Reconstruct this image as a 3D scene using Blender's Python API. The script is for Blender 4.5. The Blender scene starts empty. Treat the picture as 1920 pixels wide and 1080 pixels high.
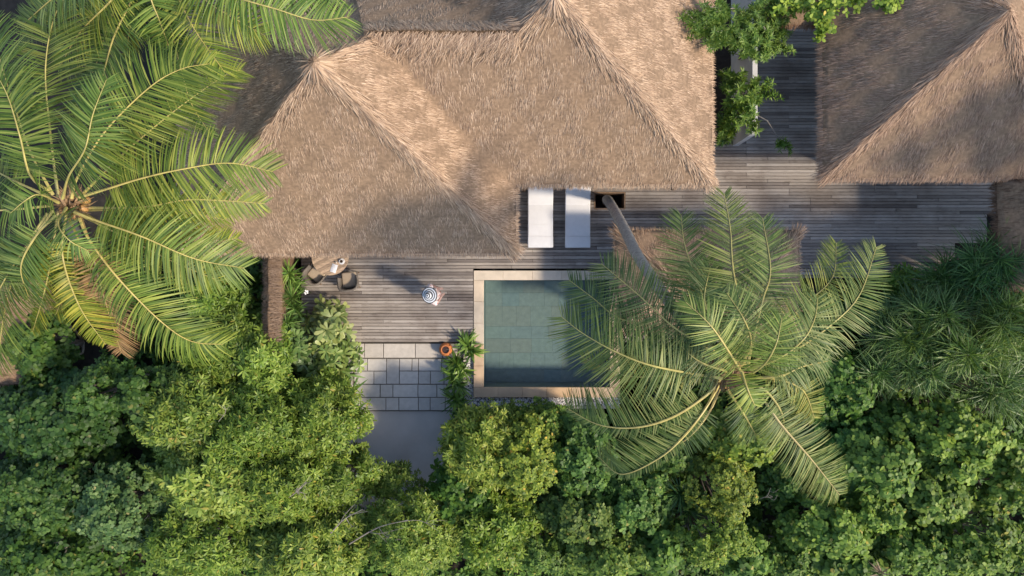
import bpy, bmesh, math, random
import numpy as np
from mathutils import Vector, Matrix

random.seed(7)
rng = np.random.default_rng(11)
R = math.radians
scene = bpy.context.scene
COL = scene.collection

# ------------------------------------------------------------------ camera, sky, sun, exposure
CAM_H = 20.0                 # drone height above the deck (deck boards are z = 0)
PPM = 67.0                   # photograph pixels per metre on the deck
cam_d = bpy.data.cameras.new('camera')
cam = bpy.data.objects.new('camera', cam_d)
COL.objects.link(cam)
cam.location = (0, 0, CAM_H)
cam.rotation_euler = (0, 0, 0)
cam_d.sensor_width = 36.0
cam_d.lens = 36.0 * CAM_H / (1920 / PPM)
cam_d.clip_end = 500
scene.camera = cam
scene.render.resolution_x, scene.render.resolution_y = 1024, 576

SUN_AZ = 112.3               # clockwise from +y (the top of the picture)
SUN_EL = 43.0
world = bpy.data.worlds.new('World')
scene.world = world
world.use_nodes = True
wn = world.node_tree.nodes
sky = wn.new('ShaderNodeTexSky')
sky.sky_type = 'NISHITA'
sky.sun_disc = False
sky.sun_elevation = R(SUN_EL)
sky.sun_rotation = R(SUN_AZ)
world.node_tree.links.new(sky.outputs[0], wn['Background'].inputs[0])
wn['Background'].inputs[1].default_value = 0.15
sun_d = bpy.data.lights.new('sun', 'SUN')
sun_d.energy = 2.6
sun_d.angle = R(6.0)
sun_d.color = (1.0, 0.86, 0.68)
sun = bpy.data.objects.new('sun', sun_d)
COL.objects.link(sun)
ce = math.cos(R(SUN_EL))
SUNV = Vector((math.sin(R(SUN_AZ)) * ce, math.cos(R(SUN_AZ)) * ce, math.sin(R(SUN_EL))))
sun.rotation_euler = SUNV.to_track_quat('Z', 'Y').to_euler()
sun.location = SUNV * 60
scene.view_settings.view_transform = 'Standard'
scene.view_settings.look = 'None'
scene.view_settings.exposure = 1.02
scene.view_settings.gamma = 1.0
scene.view_settings.use_curve_mapping = False


def at(px, py, z=0.0):
    """a point measured on the photograph, at its real height z"""
    f = (CAM_H - z) / CAM_H
    return np.array([(px - 960) / PPM * f, (540 - py) / PPM * f, z])


# ------------------------------------------------------------------ materials
def new_mat(name):
    m = bpy.data.materials.new(name)
    m.use_nodes = True
    nt = m.node_tree
    b = nt.nodes['Principled BSDF']
    return m, nt, b


def node(nt, t, **kw):
    n = nt.nodes.new(t)
    for k, v in kw.items():
        setattr(n, k, v)
    return n


def mixc(nt, fac, a, b, mode='MIX'):
    n = nt.nodes.new('ShaderNodeMix')
    n.data_type = 'RGBA'
    n.blend_type = mode
    for sock, v in ((0, fac), (6, a), (7, b)):
        if isinstance(v, (int, float)):
            n.inputs[sock].default_value = v
        elif isinstance(v, tuple):
            n.inputs[sock].default_value = (*v, 1) if len(v) == 3 else v
        else:
            nt.links.new(v, n.inputs[sock])
    return n.outputs[2]


def ramp(nt, fac, stops):
    n = nt.nodes.new('ShaderNodeValToRGB')
    el = n.color_ramp.elements
    while len(el) < len(stops):
        el.new(0.5)
    for e, (p, c) in zip(el, stops):
        e.position = p
        e.color = (*c, 1)
    nt.links.new(fac, n.inputs[0])
    return n.outputs[0]


def noise(nt, scale, detail=3, vec=None, mapping=None, rough=0.55):
    n = nt.nodes.new('ShaderNodeTexNoise')
    n.inputs['Scale'].default_value = scale
    n.inputs['Detail'].default_value = detail
    n.inputs['Roughness'].default_value = rough
    g = nt.nodes.new('ShaderNodeNewGeometry') if vec is None else None
    v = g.outputs['Position'] if vec is None else vec
    if mapping:
        mp = nt.nodes.new('ShaderNodeMapping')
        mp.inputs['Scale'].default_value = mapping
        nt.links.new(v, mp.inputs[0])
        v = mp.outputs[0]
    nt.links.new(v, n.inputs['Vector'])
    return n.outputs[0]


def island(nt):
    return nt.nodes.new('ShaderNodeNewGeometry').outputs['Random Per Island']


def objcol(nt):
    return nt.nodes.new('ShaderNodeObjectInfo').outputs['Color']


def objrand(nt):
    return nt.nodes.new('ShaderNodeObjectInfo').outputs['Random']


def math_n(nt, op, a, b=0.0):
    n = nt.nodes.new('ShaderNodeMath')
    n.operation = op
    for i, v in enumerate((a, b)):
        if isinstance(v, (int, float)):
            n.inputs[i].default_value = v
        else:
            nt.links.new(v, n.inputs[i])
    return n.outputs[0]


def bump(nt, b, h, strength, dist=0.01):
    n = nt.nodes.new('ShaderNodeBump')
    n.inputs['Strength'].default_value = strength
    n.inputs['Distance'].default_value = dist
    nt.links.new(h, n.inputs['Height'])
    nt.links.new(n.outputs[0], b.inputs['Normal'])


def m_thatch():
    m, nt, b = new_mat('thatch')
    c = ramp(nt, island(nt), [(0.0, (0.17, 0.108, 0.07)), (0.15, (0.305, 0.203, 0.135)), (0.6, (0.405, 0.282, 0.186)), (0.92, (0.49, 0.352, 0.24)), (1.0, (0.58, 0.43, 0.31))])
    n = noise(nt, 0.55, 4)
    c2 = mixc(nt, ramp(nt, n, [(0.35, (0, 0, 0)), (0.7, (0.18, 0.18, 0.18))]), c, (0.27, 0.195, 0.15))
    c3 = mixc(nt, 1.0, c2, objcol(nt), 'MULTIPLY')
    nt.links.new(c3, b.inputs['Base Color'])
    b.inputs['Roughness'].default_value = 0.8
    b.inputs['Specular IOR Level'].default_value = 0.25
    return m


def m_thatch_base():
    m, nt, b = new_mat('thatch_base')
    n = noise(nt, 14, 4)
    nt.links.new(ramp(nt, n, [(0.3, (0.15, 0.098, 0.06)), (0.7, (0.27, 0.18, 0.112))]), b.inputs['Base Color'])
    b.inputs['Roughness'].default_value = 1.0
    return m


def m_leaf(name, dark, mid, light, rough=0.45, trans=0.28, spec=0.4, old=None):
    m, nt, b = new_mat(name)
    stops = [(0.0, dark), (0.45, mid), (0.93, light)]
    if old:
        stops += [(0.985, light), (0.99, old)]
    c = ramp(nt, island(nt), stops)
    n = noise(nt, 1.3, 2)
    hsv = nt.nodes.new('ShaderNodeHueSaturation')
    nt.links.new(ramp(nt, n, [(0.3, (0.8, 0.8, 0.8)), (0.7, (1.15, 1.15, 1.15))]), hsv.inputs['Value'])
    nt.links.new(c, hsv.inputs['Color'])
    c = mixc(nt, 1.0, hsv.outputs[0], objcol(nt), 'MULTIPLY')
    nt.links.new(c, b.inputs['Base Color'])
    b.inputs['Roughness'].default_value = rough
    b.inputs['Specular IOR Level'].default_value = spec
    t = nt.nodes.new('ShaderNodeBsdfTranslucent')
    tc = mixc(nt, 1.0, c, (1.15, 1.1, 0.45), 'MULTIPLY')
    nt.links.new(tc, t.inputs[0])
    mx = nt.nodes.new('ShaderNodeMixShader')
    mx.inputs[0].default_value = trans
    nt.links.new(b.outputs[0], mx.inputs[1])
    nt.links.new(t.outputs[0], mx.inputs[2])
    nt.links.new(mx.outputs[0], nt.nodes['Material Output'].inputs[0])
    return m


def m_flat(name, col, rough=0.7, var=0.15, scale=6.0, bmp=0.0, spec=0.4, tint=False, mapping=None):
    m, nt, b = new_mat(name)
    n = noise(nt, scale, 5, mapping=mapping)
    lo = tuple(max(0, c * (1 - var)) for c in col)
    hi = tuple(min(1, c * (1 + var)) for c in col)
    c = ramp(nt, n, [(0.3, lo), (0.7, hi)])
    if tint:
        c = mixc(nt, 1.0, c, objcol(nt), 'MULTIPLY')
    nt.links.new(c, b.inputs['Base Color'])
    b.inputs['Roughness'].default_value = rough
    b.inputs['Specular IOR Level'].default_value = spec
    if bmp:
        bump(nt, b, n, bmp)
    return m


def m_plank():
    m, nt, b = new_mat('weathered_plank')
    r = math_n(nt, 'FRACT', math_n(nt, 'ADD', objrand(nt), island(nt)))
    c = ramp(nt, r, [(0.0, (0.165, 0.14, 0.125)), (0.2, (0.255, 0.22, 0.19)), (0.6, (0.315, 0.274, 0.236)), (1.0, (0.41, 0.366, 0.325))])
    off = nt.nodes.new('ShaderNodeVectorMath')
    off.operation = 'ADD'
    g = nt.nodes.new('ShaderNodeNewGeometry')
    comb = nt.nodes.new('ShaderNodeCombineXYZ')
    nt.links.new(math_n(nt, 'MULTIPLY', r, 37.0), comb.inputs[0])
    nt.links.new(g.outputs['Position'], off.inputs[0])
    nt.links.new(comb.outputs[0], off.inputs[1])
    gr = noise(nt, 1.0, 5, vec=off.outputs[0], mapping=(2.2, 75, 10), rough=0.7)
    c = mixc(nt, 0.85, c, ramp(nt, gr, [(0.3, (0.62, 0.6, 0.58)), (0.55, (1, 1, 1)), (0.75, (1.18, 1.17, 1.16))]), 'MULTIPLY')
    st = noise(nt, 1.1, 5)
    c = mixc(nt, 0.8, c, ramp(nt, st, [(0.36, (0.66, 0.62, 0.6)), (0.52, (1, 1, 1)), (0.72, (1.14, 1.12, 1.1))]), 'MULTIPLY')
    sp = noise(nt, 9.0, 4, mapping=(0.5, 2, 1))
    c = mixc(nt, 0.5, c, ramp(nt, sp, [(0.34, (0.5, 0.48, 0.46)), (0.42, (1, 1, 1))]), 'MULTIPLY')
    nt.links.new(c, b.inputs['Base Color'])
    b.inputs['Roughness'].default_value = 0.72
    b.inputs['Specular IOR Level'].default_value = 0.35
    bump(nt, b, gr, 0.25, 0.004)
    return m


def m_water():
    m, nt, b = new_mat('pool_water')
    nt.nodes.remove(b)
    t = nt.nodes.new('ShaderNodeBsdfTransparent')
    t.inputs[0].default_value = (0.74, 0.86, 0.86, 1)
    g = nt.nodes.new('ShaderNodeBsdfGlossy')
    g.inputs['Roughness'].default_value = 0.03
    geo = nt.nodes.new('ShaderNodeNewGeometry')
    dot = nt.nodes.new('ShaderNodeVectorMath')
    dot.operation = 'DOT_PRODUCT'
    nt.links.new(geo.outputs['Incoming'], dot.inputs[0])
    n1 = noise(nt, 5.0, 3, mapping=(1.0, 1.6, 1))
    n2 = noise(nt, 22.0, 2)
    bp = nt.nodes.new('ShaderNodeBump')
    bp.inputs['Strength'].default_value = 0.8
    bp.inputs['Distance'].default_value = 0.03
    nt.links.new(math_n(nt, 'ADD', n1, math_n(nt, 'MULTIPLY', n2, 0.25)), bp.inputs['Height'])
    nt.links.new(bp.outputs[0], g.inputs['Normal'])
    nt.links.new(bp.outputs[0], dot.inputs[1])
    graze = math_n(nt, 'POWER', math_n(nt, 'SUBTRACT', 1.0, math_n(nt, 'ABSOLUTE', dot.outputs['Value'])), 5.0)
    refl = math_n(nt, 'ADD', 0.03, math_n(nt, 'MULTIPLY', graze, 0.95))
    mx = nt.nodes.new('ShaderNodeMixShader')
    nt.links.new(refl, mx.inputs[0])
    nt.links.new(t.outputs[0], mx.inputs[1])
    nt.links.new(g.outputs[0], mx.inputs[2])
    nt.links.new(mx.outputs[0], nt.nodes['Material Output'].inputs[0])
    return m


def m_dress():
    m, nt, b = new_mat('floral_dress')
    v = nt.nodes.new('ShaderNodeTexVoronoi')
    v.inputs['Scale'].default_value = 14
    nt.links.new(nt.nodes.new('ShaderNodeNewGeometry').outputs['Position'], v.inputs['Vector'])
    nt.links.new(ramp(nt, v.outputs[0], [(0.25, (0.55, 0.22, 0.2)), (0.4, (0.75, 0.55, 0.5)), (0.6, (0.8, 0.7, 0.66))]), b.inputs['Base Color'])
    b.inputs['Roughness'].default_value = 0.8
    return m


def m_trunk():
    m, nt, b = new_mat('palm_trunk')
    w = noise(nt, 4.0, 5, mapping=(3, 3, 9))
    c = ramp(nt, w, [(0.3, (0.12, 0.105, 0.09)), (0.7, (0.29, 0.26, 0.225))])
    nt.links.new(c, b.inputs['Base Color'])
    b.inputs['Roughness'].default_value = 0.9
    bump(nt, b, w, 0.5, 0.02)
    return m


M = dict(
    thatch=m_thatch(), thatch_base=m_thatch_base(), plank=m_plank(), water=m_water(), dress=m_dress(), trunk=m_trunk(),
    palm=m_leaf('palm_leaflet', (0.04, 0.08, 0.018), (0.10, 0.165, 0.036), (0.24, 0.29, 0.085), 0.48, 0.25, 0.3),
    rachis=m_flat('palm_rachis', (0.36, 0.305, 0.095), 0.5, 0.25, 5, tint=True),
    scaevola=m_leaf('light_green_leaf', (0.066, 0.125, 0.018), (0.15, 0.235, 0.036), (0.28, 0.355, 0.07), 0.45, 0.32, 0.3, (0.34, 0.28, 0.06)),
    round=m_leaf('round_leaf', (0.042, 0.086, 0.017), (0.086, 0.152, 0.028), (0.17, 0.24, 0.048), 0.5, 0.28, 0.25, (0.32, 0.27, 0.07)),
    strap=m_leaf('strap_leaf', (0.034, 0.075, 0.02), (0.07, 0.135, 0.036), (0.18, 0.26, 0.085), 0.42, 0.22, 0.4),
    needle=m_leaf('needle_leaf', (0.055, 0.12, 0.018), (0.105, 0.19, 0.028), (0.2, 0.28, 0.055), 0.5, 0.28, 0.4),
    big=m_leaf('big_leaf', (0.10, 0.165, 0.04), (0.21, 0.285, 0.075), (0.37, 0.42, 0.14), 0.4, 0.25, 0.5),
    bark=m_flat('bark', (0.2, 0.172, 0.145), 0.9, 0.3, 12),
    husk=m_flat('palm_husk', (0.24, 0.15, 0.08), 0.9, 0.45, 16),
    coconut=m_flat('coconut', (0.36, 0.2, 0.07), 0.5, 0.3, 8),
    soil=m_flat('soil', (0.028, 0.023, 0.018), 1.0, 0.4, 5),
    coping=m_flat('sandstone', (0.55, 0.465, 0.36), 0.65, 0.13, 3, tint=True),
    tile=m_flat('pool_tile', (0.195, 0.208, 0.19), 0.6, 0.12, 7, tint=True),
    paver=m_flat('paver_stone', (0.45, 0.425, 0.40), 0.8, 0.09, 9, bmp=0.25, tint=True),
    concrete=m_flat('concrete', (0.43, 0.4, 0.37), 0.8, 0.09, 1.6, bmp=0.1),
    joint=m_flat('joint_sand', (0.13, 0.115, 0.095), 1.0, 0.2, 14),
    wall=m_flat('white_render', (0.5, 0.49, 0.48), 0.8, 0.08, 4),  # white greyed down to carry the shade on the garden wall
    white=m_flat('white_fabric', (0.62, 0.61, 0.61), 0.9, 0.03, 9),
    frame=m_flat('teak_frame', (0.2, 0.13, 0.08), 0.6, 0.25, 10),
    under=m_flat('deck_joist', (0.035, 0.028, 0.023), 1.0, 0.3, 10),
    tabletop=m_flat('table_wood', (0.5, 0.355, 0.235), 0.55, 0.32, 9, mapping=(1, 4, 1), tint=True),
    wicker=m_flat('wicker', (0.155, 0.13, 0.105), 0.85, 0.35, 60, bmp=0.6),
    cushion=m_flat('cushion', (0.42, 0.33, 0.235), 0.95, 0.06, 20),
    terracotta=m_flat('terracotta', (0.50, 0.17, 0.055), 0.6, 0.15, 8),
    paper=m_flat('paper', (0.78, 0.77, 0.78), 0.8, 0.08, 30),
    ceramic=m_flat('ceramic', (0.75, 0.72, 0.68), 0.3, 0.03, 5),
    coffee=m_flat('coffee', (0.05, 0.028, 0.018), 0.2, 0.1, 5),
    skin=m_flat('skin', (0.53, 0.33, 0.25), 0.55, 0.06, 9),
    hair=m_flat('hair', (0.05, 0.03, 0.02), 0.6, 0.2, 20),
    hatw=m_flat('hat_white', (0.8, 0.79, 0.76), 0.9, 0.04, 30),
    hatb=m_flat('hat_black', (0.025, 0.025, 0.028), 0.9, 0.2, 30),
    flower=m_flat('flower', (0.8, 0.76, 0.74), 0.7, 0.05, 20),
    dry=m_leaf('dry_leaflet', (0.17, 0.12, 0.08), (0.27, 0.2, 0.13), (0.38, 0.3, 0.2), 0.8, 0.1, 0.2),
)


def m_pebble():
    m, nt, b = new_mat('pebble')
    c = ramp(nt, island(nt), [(0.0, (0.05, 0.05, 0.055)), (0.22, (0.1, 0.1, 0.1)), (0.3, (0.42, 0.4, 0.385)), (1.0, (0.7, 0.68, 0.66))])
    nt.links.new(c, b.inputs['Base Color'])
    b.inputs['Roughness'].default_value = 0.6
    return m


M['pebble'] = m_pebble()


# ------------------------------------------------------------------ object helpers
def tag(o, label=None, cat=None, group=None, kind=None):
    if label:
        o['label'] = label
    if cat:
        o['category'] = cat
    if group:
        o['group'] = group
    if kind:
        o['kind'] = kind
    return o


def empty(name, loc, label=None, cat=None, group=None, rz=0.0, kind=None):
    o = bpy.data.objects.new(name, None)
    COL.objects.link(o)
    o.location = tuple(loc)
    o.rotation_euler = (0, 0, rz)
    o.empty_display_size = 0.2
    return tag(o, label, cat, group, kind)


def link(name, me, mat, parent=None, color=None, local=False):
    """an object for the mesh; coordinates are world unless local, so undo the parent's placement"""
    o = bpy.data.objects.new(name, me)
    COL.objects.link(o)
    if mat is not None and not me.materials:
        me.materials.append(mat)
    if parent is not None:
        o.parent = parent
        if not local:
            o.matrix_parent_inverse = world_of(parent).inverted()
    if color is not None:
        o.color = (*color, 1)
    return o


def world_of(o):
    m = Matrix.LocRotScale(o.location, o.rotation_euler, o.scale)
    if o.parent:
        m = world_of(o.parent) @ o.matrix_parent_inverse @ m
    return m


def np_mesh(name, V, Q, smooth=False):
    """vertices (n,3), quads (m,4)"""
    me = bpy.data.meshes.new(name)
    V = np.asarray(V, dtype=np.float32)
    Q = np.asarray(Q, dtype=np.int32)
    me.vertices.add(len(V))
    me.vertices.foreach_set('co', V.ravel())
    me.loops.add(Q.size)
    me.loops.foreach_set('vertex_index', Q.ravel())
    me.polygons.add(len(Q))
    me.polygons.foreach_set('loop_start', np.arange(0, Q.size, Q.shape[1], dtype=np.int32))
    if smooth:
        me.polygons.foreach_set('use_smooth', np.ones(len(Q), dtype=bool))
    me.update(calc_edges=True)
    return me


class MB:
    def __init__(s):
        s.v, s.f = [], []

    def add(s, vs, fs):
        n = len(s.v)
        s.v += [tuple(v) for v in vs]
        s.f += [tuple(i + n for i in f) for f in fs]
        return s

    def box(s, x0, x1, y0, y1, z0, z1):
        return s.add([(x0, y0, z0), (x1, y0, z0), (x1, y1, z0), (x0, y1, z0), (x0, y0, z1), (x1, y0, z1), (x1, y1, z1), (x0, y1, z1)],
                     [(3, 2, 1, 0), (4, 5, 6, 7), (0, 1, 5, 4), (1, 2, 6, 5), (2, 3, 7, 6), (3, 0, 4, 7)])

    def slab(s, x0, x1, y0, y1, z0, z1, c=0.01):
        """box with chamfered top edges"""
        return s.add([(x0, y0, z0), (x1, y0, z0), (x1, y1, z0), (x0, y1, z0),
                      (x0, y0, z1 - c), (x1, y0, z1 - c), (x1, y1, z1 - c), (x0, y1, z1 - c),
                      (x0 + c, y0 + c, z1), (x1 - c, y0 + c, z1), (x1 - c, y1 - c, z1), (x0 + c, y1 - c, z1)],
                     [(3, 2, 1, 0), (0, 1, 5, 4), (1, 2, 6, 5), (2, 3, 7, 6), (3, 0, 4, 7),
                      (4, 5, 9, 8), (5, 6, 10, 9), (6, 7, 11, 10), (7, 4, 8, 11), (8, 9, 10, 11)])

    def tube(s, pts, rad, n=8, cap=True):
        pts = [Vector(p) for p in pts]
        base = len(s.v)
        ref = Vector((0.31, 0.93, 0.2)).normalized()
        for i, p in enumerate(pts):
            t = (pts[min(i + 1, len(pts) - 1)] - pts[max(i - 1, 0)]).normalized()
            a = t.cross(ref)
            if a.length < 1e-3:
                a = t.cross(Vector((1, 0, 0)))
            a.normalize()
            b = t.cross(a)
            r = rad[i] if isinstance(rad, (list, tuple, np.ndarray)) else rad
            for k in range(n):
                an = 2 * math.pi * k / n
                s.v.append(tuple(p + a * (r * math.cos(an)) + b * (r * math.sin(an))))
        for i in range(len(pts) - 1):
            for k in range(n):
                k2 = (k + 1) % n
                s.f.append((base + i * n + k, base + i * n + k2, base + (i + 1) * n + k2, base + (i + 1) * n + k))
        if cap:
            s.f.append(tuple(base + k for k in range(n))[::-1])
            e = base + (len(pts) - 1) * n
            s.f.append(tuple(e + k for k in range(n)))
        return s

    def lathe(s, prof, n=24, c=(0, 0, 0)):
        base = len(s.v)
        for r, z in prof:
            for k in range(n):
                an = 2 * math.pi * k / n
                s.v.append((c[0] + r * math.cos(an), c[1] + r * math.sin(an), c[2] + z))
        for i in range(len(prof) - 1):
            for k in range(n):
                k2 = (k + 1) % n
                s.f.append((base + i * n + k, base + i * n + k2, base + (i + 1) * n + k2, base + (i + 1) * n + k))
        return s

    def mesh(s, name, smooth=False):
        me = bpy.data.meshes.new(name)
        me.from_pydata(s.v, [], s.f)
        if smooth:
            me.polygons.foreach_set('use_smooth', np.ones(len(me.polygons), dtype=bool))
        me.update()
        return me

    def build(s, name, mat, parent=None, color=None, smooth=False, local=False):
        return link(name, s.mesh(name, smooth), mat, parent, color, local)


def unit(a):
    return a / np.maximum(np.linalg.norm(a, axis=-1, keepdims=True), 1e-9)


def strips(P, D, N, L, W, prof, bend=0.0, grav=0.0):
    """one tapered blade for each row: P base, D direction, N face normal, L length, W width; prof = [(t, width)]"""
    n = len(P)
    k = len(prof)
    S = unit(np.cross(D, N))
    L = np.broadcast_to(np.asarray(L, float), (n,))[:, None]
    W = np.broadcast_to(np.asarray(W, float), (n,))[:, None]
    bend = np.broadcast_to(np.asarray(bend, float), (n,))[:, None]
    grav = np.broadcast_to(np.asarray(grav, float), (n,))[:, None]
    V = np.empty((n, k, 2, 3))
    zz = np.array([0, 0, -1.0])
    for i, (t, w) in enumerate(prof):
        c = P + D * L * t - N * (bend * L * t * t) + zz * (grav * L * t * t)
        V[:, i, 0] = c - S * W * (w / 2)
        V[:, i, 1] = c + S * W * (w / 2)
    base = (np.arange(n) * (2 * k))[:, None]
    Q = []
    for i in range(k - 1):
        a = 2 * i
        Q.append(base + np.array([[a, a + 1, a + 3, a + 2]]))
    return V.reshape(-1, 3), np.concatenate(Q, axis=0)


def join(parts):
    V, Q, off = [], [], 0
    for v, q in parts:
        V.append(v)
        Q.append(q + off)
        off += len(v)
    return np.concatenate(V), np.concatenate(Q)


def basis(A):
    ref = np.where(np.abs(A[:, 2:3]) > 0.9, np.array([[1.0, 0, 0]]), np.array([[0, 0, 1.0]]))
    X = unit(np.cross(ref, A))
    Y = np.cross(A, X)
    return X, Y


def rosettes(C, A, k, L, W, elev, prof, bend=0.2, spread=0.012):
    """whorls of k leaves round the points C with axes A; L, W, elev are (low, high)"""
    m = len(C)
    X, Y = basis(A)
    az = (np.arange(k)[None] * (2 * math.pi / k) + rng.uniform(0, 6.28, (m, 1)) + rng.normal(0, 0.25, (m, k)))
    el = rng.uniform(elev[0], elev[1], (m, k))
    rad = np.cos(az)[..., None] * X[:, None] + np.sin(az)[..., None] * Y[:, None]
    Ax = A[:, None]
    D = np.cos(el)[..., None] * rad + np.sin(el)[..., None] * Ax
    N = -np.sin(el)[..., None] * rad + np.cos(el)[..., None] * Ax
    P = C[:, None] + rad * spread
    sc = rng.uniform(0.75, 1.2, (m, 1))
    Ls = rng.uniform(L[0], L[1], (m, k)) * sc
    Ws = rng.uniform(W[0], W[1], (m, k)) * sc
    f = lambda a: a.reshape(-1, 3)
    tilt = rng.normal(0, 0.22, (m * k, 1))
    D2, N2 = f(D), f(N)
    N2 = unit(N2 + np.cross(D2, N2) * tilt)
    return strips(f(P), D2, N2, Ls.ravel(), Ws.ravel(), prof, bend)


OVAL = [(0, 0.25), (0.3, 0.85), (0.65, 1.0), (0.9, 0.7), (1, 0.15)]
ROUND = [(0, 0.35), (0.22, 0.85), (0.55, 1.0), (0.85, 0.75), (1, 0.3)]
BLADE = [(0, 0.7), (0.3, 1.0), (0.65, 0.75), (1, 0.05)]
NEEDLE = [(0, 0.6), (0.5, 1.0), (1, 0.1)]

# ------------------------------------------------------------------ ground
GZ = -0.6
gx = np.linspace(-60, 60, 121)
gy = np.linspace(-60, 60, 121)
GX, GY = np.meshgrid(gx, gy, indexing='ij')
V = np.stack([GX, GY, GZ + 0.05 * np.sin(GX * 1.7) * np.cos(GY * 1.3)], -1).reshape(-1, 3)
ii, jj = np.meshgrid(np.arange(120), np.arange(120), indexing='ij')
q0 = (ii * 121 + jj).ravel()
Q = np.stack([q0, q0 + 121, q0 + 122, q0 + 1], -1)
# leave the hole of the pool out of the sheet: drop the cells over it
cx = V[Q].mean(1)
keep = ~((cx[:, 0] > -2) & (cx[:, 0] < 4) & (cx[:, 1] > -4) & (cx[:, 1] < 2))
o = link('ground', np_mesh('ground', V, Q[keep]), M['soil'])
tag(o, 'dark bare soil under the shrubs and buildings', 'ground', kind='structure')

# ------------------------------------------------------------------ wooden deck, plank by plank
PITCH = 0.0895
POOL = dict(x0=-1.075, x1=3.02, y0=-3.06, y1=0.49)       # outer edge of the coping
PIT = (2.30, 3.17, 2.20, 2.68)


def deck_spans(y):
    """stretches of deck along x in the row at y"""
    py = 540 - y * PPM
    if py < -40 or py > 643:
        return []
    if py < 330:
        sp = [(6.35, 8.9)]
        if py > 262:
            sp = [(5.05, 8.9)]
    elif py < 400:
        sp = [(-0.9, 13.7)]
    elif py < 455:
        sp = [(-0.9, 13.3)]
    elif py < 505:
        sp = [(-5.9, 12.4)]
    elif py < 522:
        sp = [(-5.9, POOL['x0'] - 0.008), (POOL['x1'] + 0.01, 11.9)]
    elif py < 645:
        sp = [(-5.9, POOL['x0'] - 0.008), (POOL['x1'] + 0.01, 7.6)]
    out = []
    for a, b in sp:
        if PIT[2] < y < PIT[3] and a < PIT[0] < b:
            out += [(a, PIT[0]), (PIT[1], b)]
        else:
            out.append((a, b))
    return out


deck = empty('wooden_deck', (0, 0, 0), 'weathered grey timber deck of long narrow planks', 'deck', kind='structure')
planks = []
r_i = 0
y = 9.0
joists = np.arange(-6, 15, 0.598)
while y > -1.6:
    for a, b in deck_spans(y):
        x = a
        first = True
        while x < b - 1e-3:
            ln = random.choice([4, 5, 6, 6, 7]) * 0.598
            e = x + (ln if not first else ln * random.choice([0.34, 0.5, 0.67, 1.0]))
            j = joists[np.argmin(np.abs(joists - e))]
            e = max(j, x + 0.5)
            if b - e < 0.7:
                e = b
            planks.append((x, min(e, b), y))
            x = e
            first = False
    y -= PITCH
    r_i += 1
# the planks that show largest are single objects, the rest one part


def shown(p):
    x0, x1, yy = p
    w = 0
    for xx in np.arange(x0, x1, 0.2):
        px, py = 960 + xx * PPM, 540 - yy * PPM
        ok = (560 < px < 885 and 486 < py < 645) or (970 < px < 1150 and 360 < py < 507) or (1150 <= px < 1345 and 362 < py < 432) \
            or (1345 <= px < 1535 and 60 < py < 345) or (1345 <= px < 1870 and 345 < py < 520) or (885 <= px < 970 and 480 < py < 507)
        w += ok
    return w


planks.sort(key=shown, reverse=True)
NP = 298
for k, (x0, x1, yy) in enumerate(planks[:NP]):
    dz = random.uniform(-0.004, 0.002)
    g = 0.0095
    me = MB().slab(x0 + 0.003, x1 - 0.003, yy - PITCH / 2 + g / 2, yy + PITCH / 2 - g / 2, -0.035, dz, 0.006).mesh('plank')
    link('plank', me, M['plank'], deck)
rest = MB()
for (x0, x1, yy) in planks[NP:]:
    if x1 - x0 < 0.02:
        continue
    rest.slab(x0 + 0.003, x1 - 0.003, yy - PITCH / 2 + 0.005, yy + PITCH / 2 - 0.005, -0.035, random.uniform(-0.004, 0.002), 0.006)
tag(rest.build('planks_beyond', M['plank'], deck), kind='stuff')
jb = MB()
for xj in np.arange(-5.9, 13.5, 0.598):
    yb = -1.52 if (xj < POOL['x0'] - 0.1 or POOL['x1'] + 0.1 < xj < 7.5) else 0.5
    yt = 0.95 if xj < -0.9 else (2.2 if 2.2 < xj < 3.3 else 3.1)
    if xj > 6.35 and xj < 8.9:
        yt = 8.9
    if xj > 11.9:
        yb = 1.3
    jb.box(xj - 0.03, xj + 0.03, yb, yt, -0.17, -0.037)
jb.build('joist_frame', M['under'], deck)
ub = MB()
for (a, b, c, d) in ((-5.88, POOL['x0'] - 0.03, -1.52, 1.2), (POOL['x1'] + 0.03, 7.6, -1.52, 0.26), (POOL['x1'] + 0.03, 11.9, 0.27, 0.49), (-0.9, 2.3, 0.5, 3.1), (3.17, 13.6, 0.5, 3.1), (2.3, 3.17, 0.5, 2.2), (5.05, 8.9, 3.11, 9)):
    ub.box(a, b, c, d, -0.55, -0.2)
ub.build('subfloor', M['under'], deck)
# the tree pit: a low frame round the hole with soil in it
pit = MB()
pit.box(PIT[0] - 0.002, PIT[0] + 0.03, PIT[2], PIT[3], -0.5, 0.012).box(PIT[1] - 0.03, PIT[1] + 0.002, PIT[2], PIT[3], -0.5, 0.012)
pit.box(PIT[0] + 0.03, PIT[1] - 0.03, PIT[2] - 0.002, PIT[2] + 0.03, -0.5, 0.010).box(PIT[0] + 0.03, PIT[1] - 0.03, PIT[3] - 0.03, PIT[3] + 0.002, -0.5, 0.010)
pit.build('tree_pit_frame', M['frame'], deck)

# ------------------------------------------------------------------ pool
pool = empty('swimming_pool', (0.97, -1.28, 0), 'rectangular plunge pool with sandstone coping and teal water set beside the deck', 'pool')
pi = dict(x0=POOL['x0'] + 0.285, x1=POOL['x1'] - 0.285, y0=POOL['y0'] + 0.285, y1=POOL['y1'] - 0.27)
DEPTH = -1.15


def coping_piece(x0, x1, y0, y1, col):
    MB().slab(x0 + 0.0015, x1 - 0.0015, y0 + 0.0015, y1 - 0.0015, -0.10, 0.022, 0.008).build('coping_stone', M['coping'], pool, col)


def cuts(a, b, n):
    e = np.linspace(a, b, n + 1)
    return list(zip(e[:-1], e[1:]))


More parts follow.
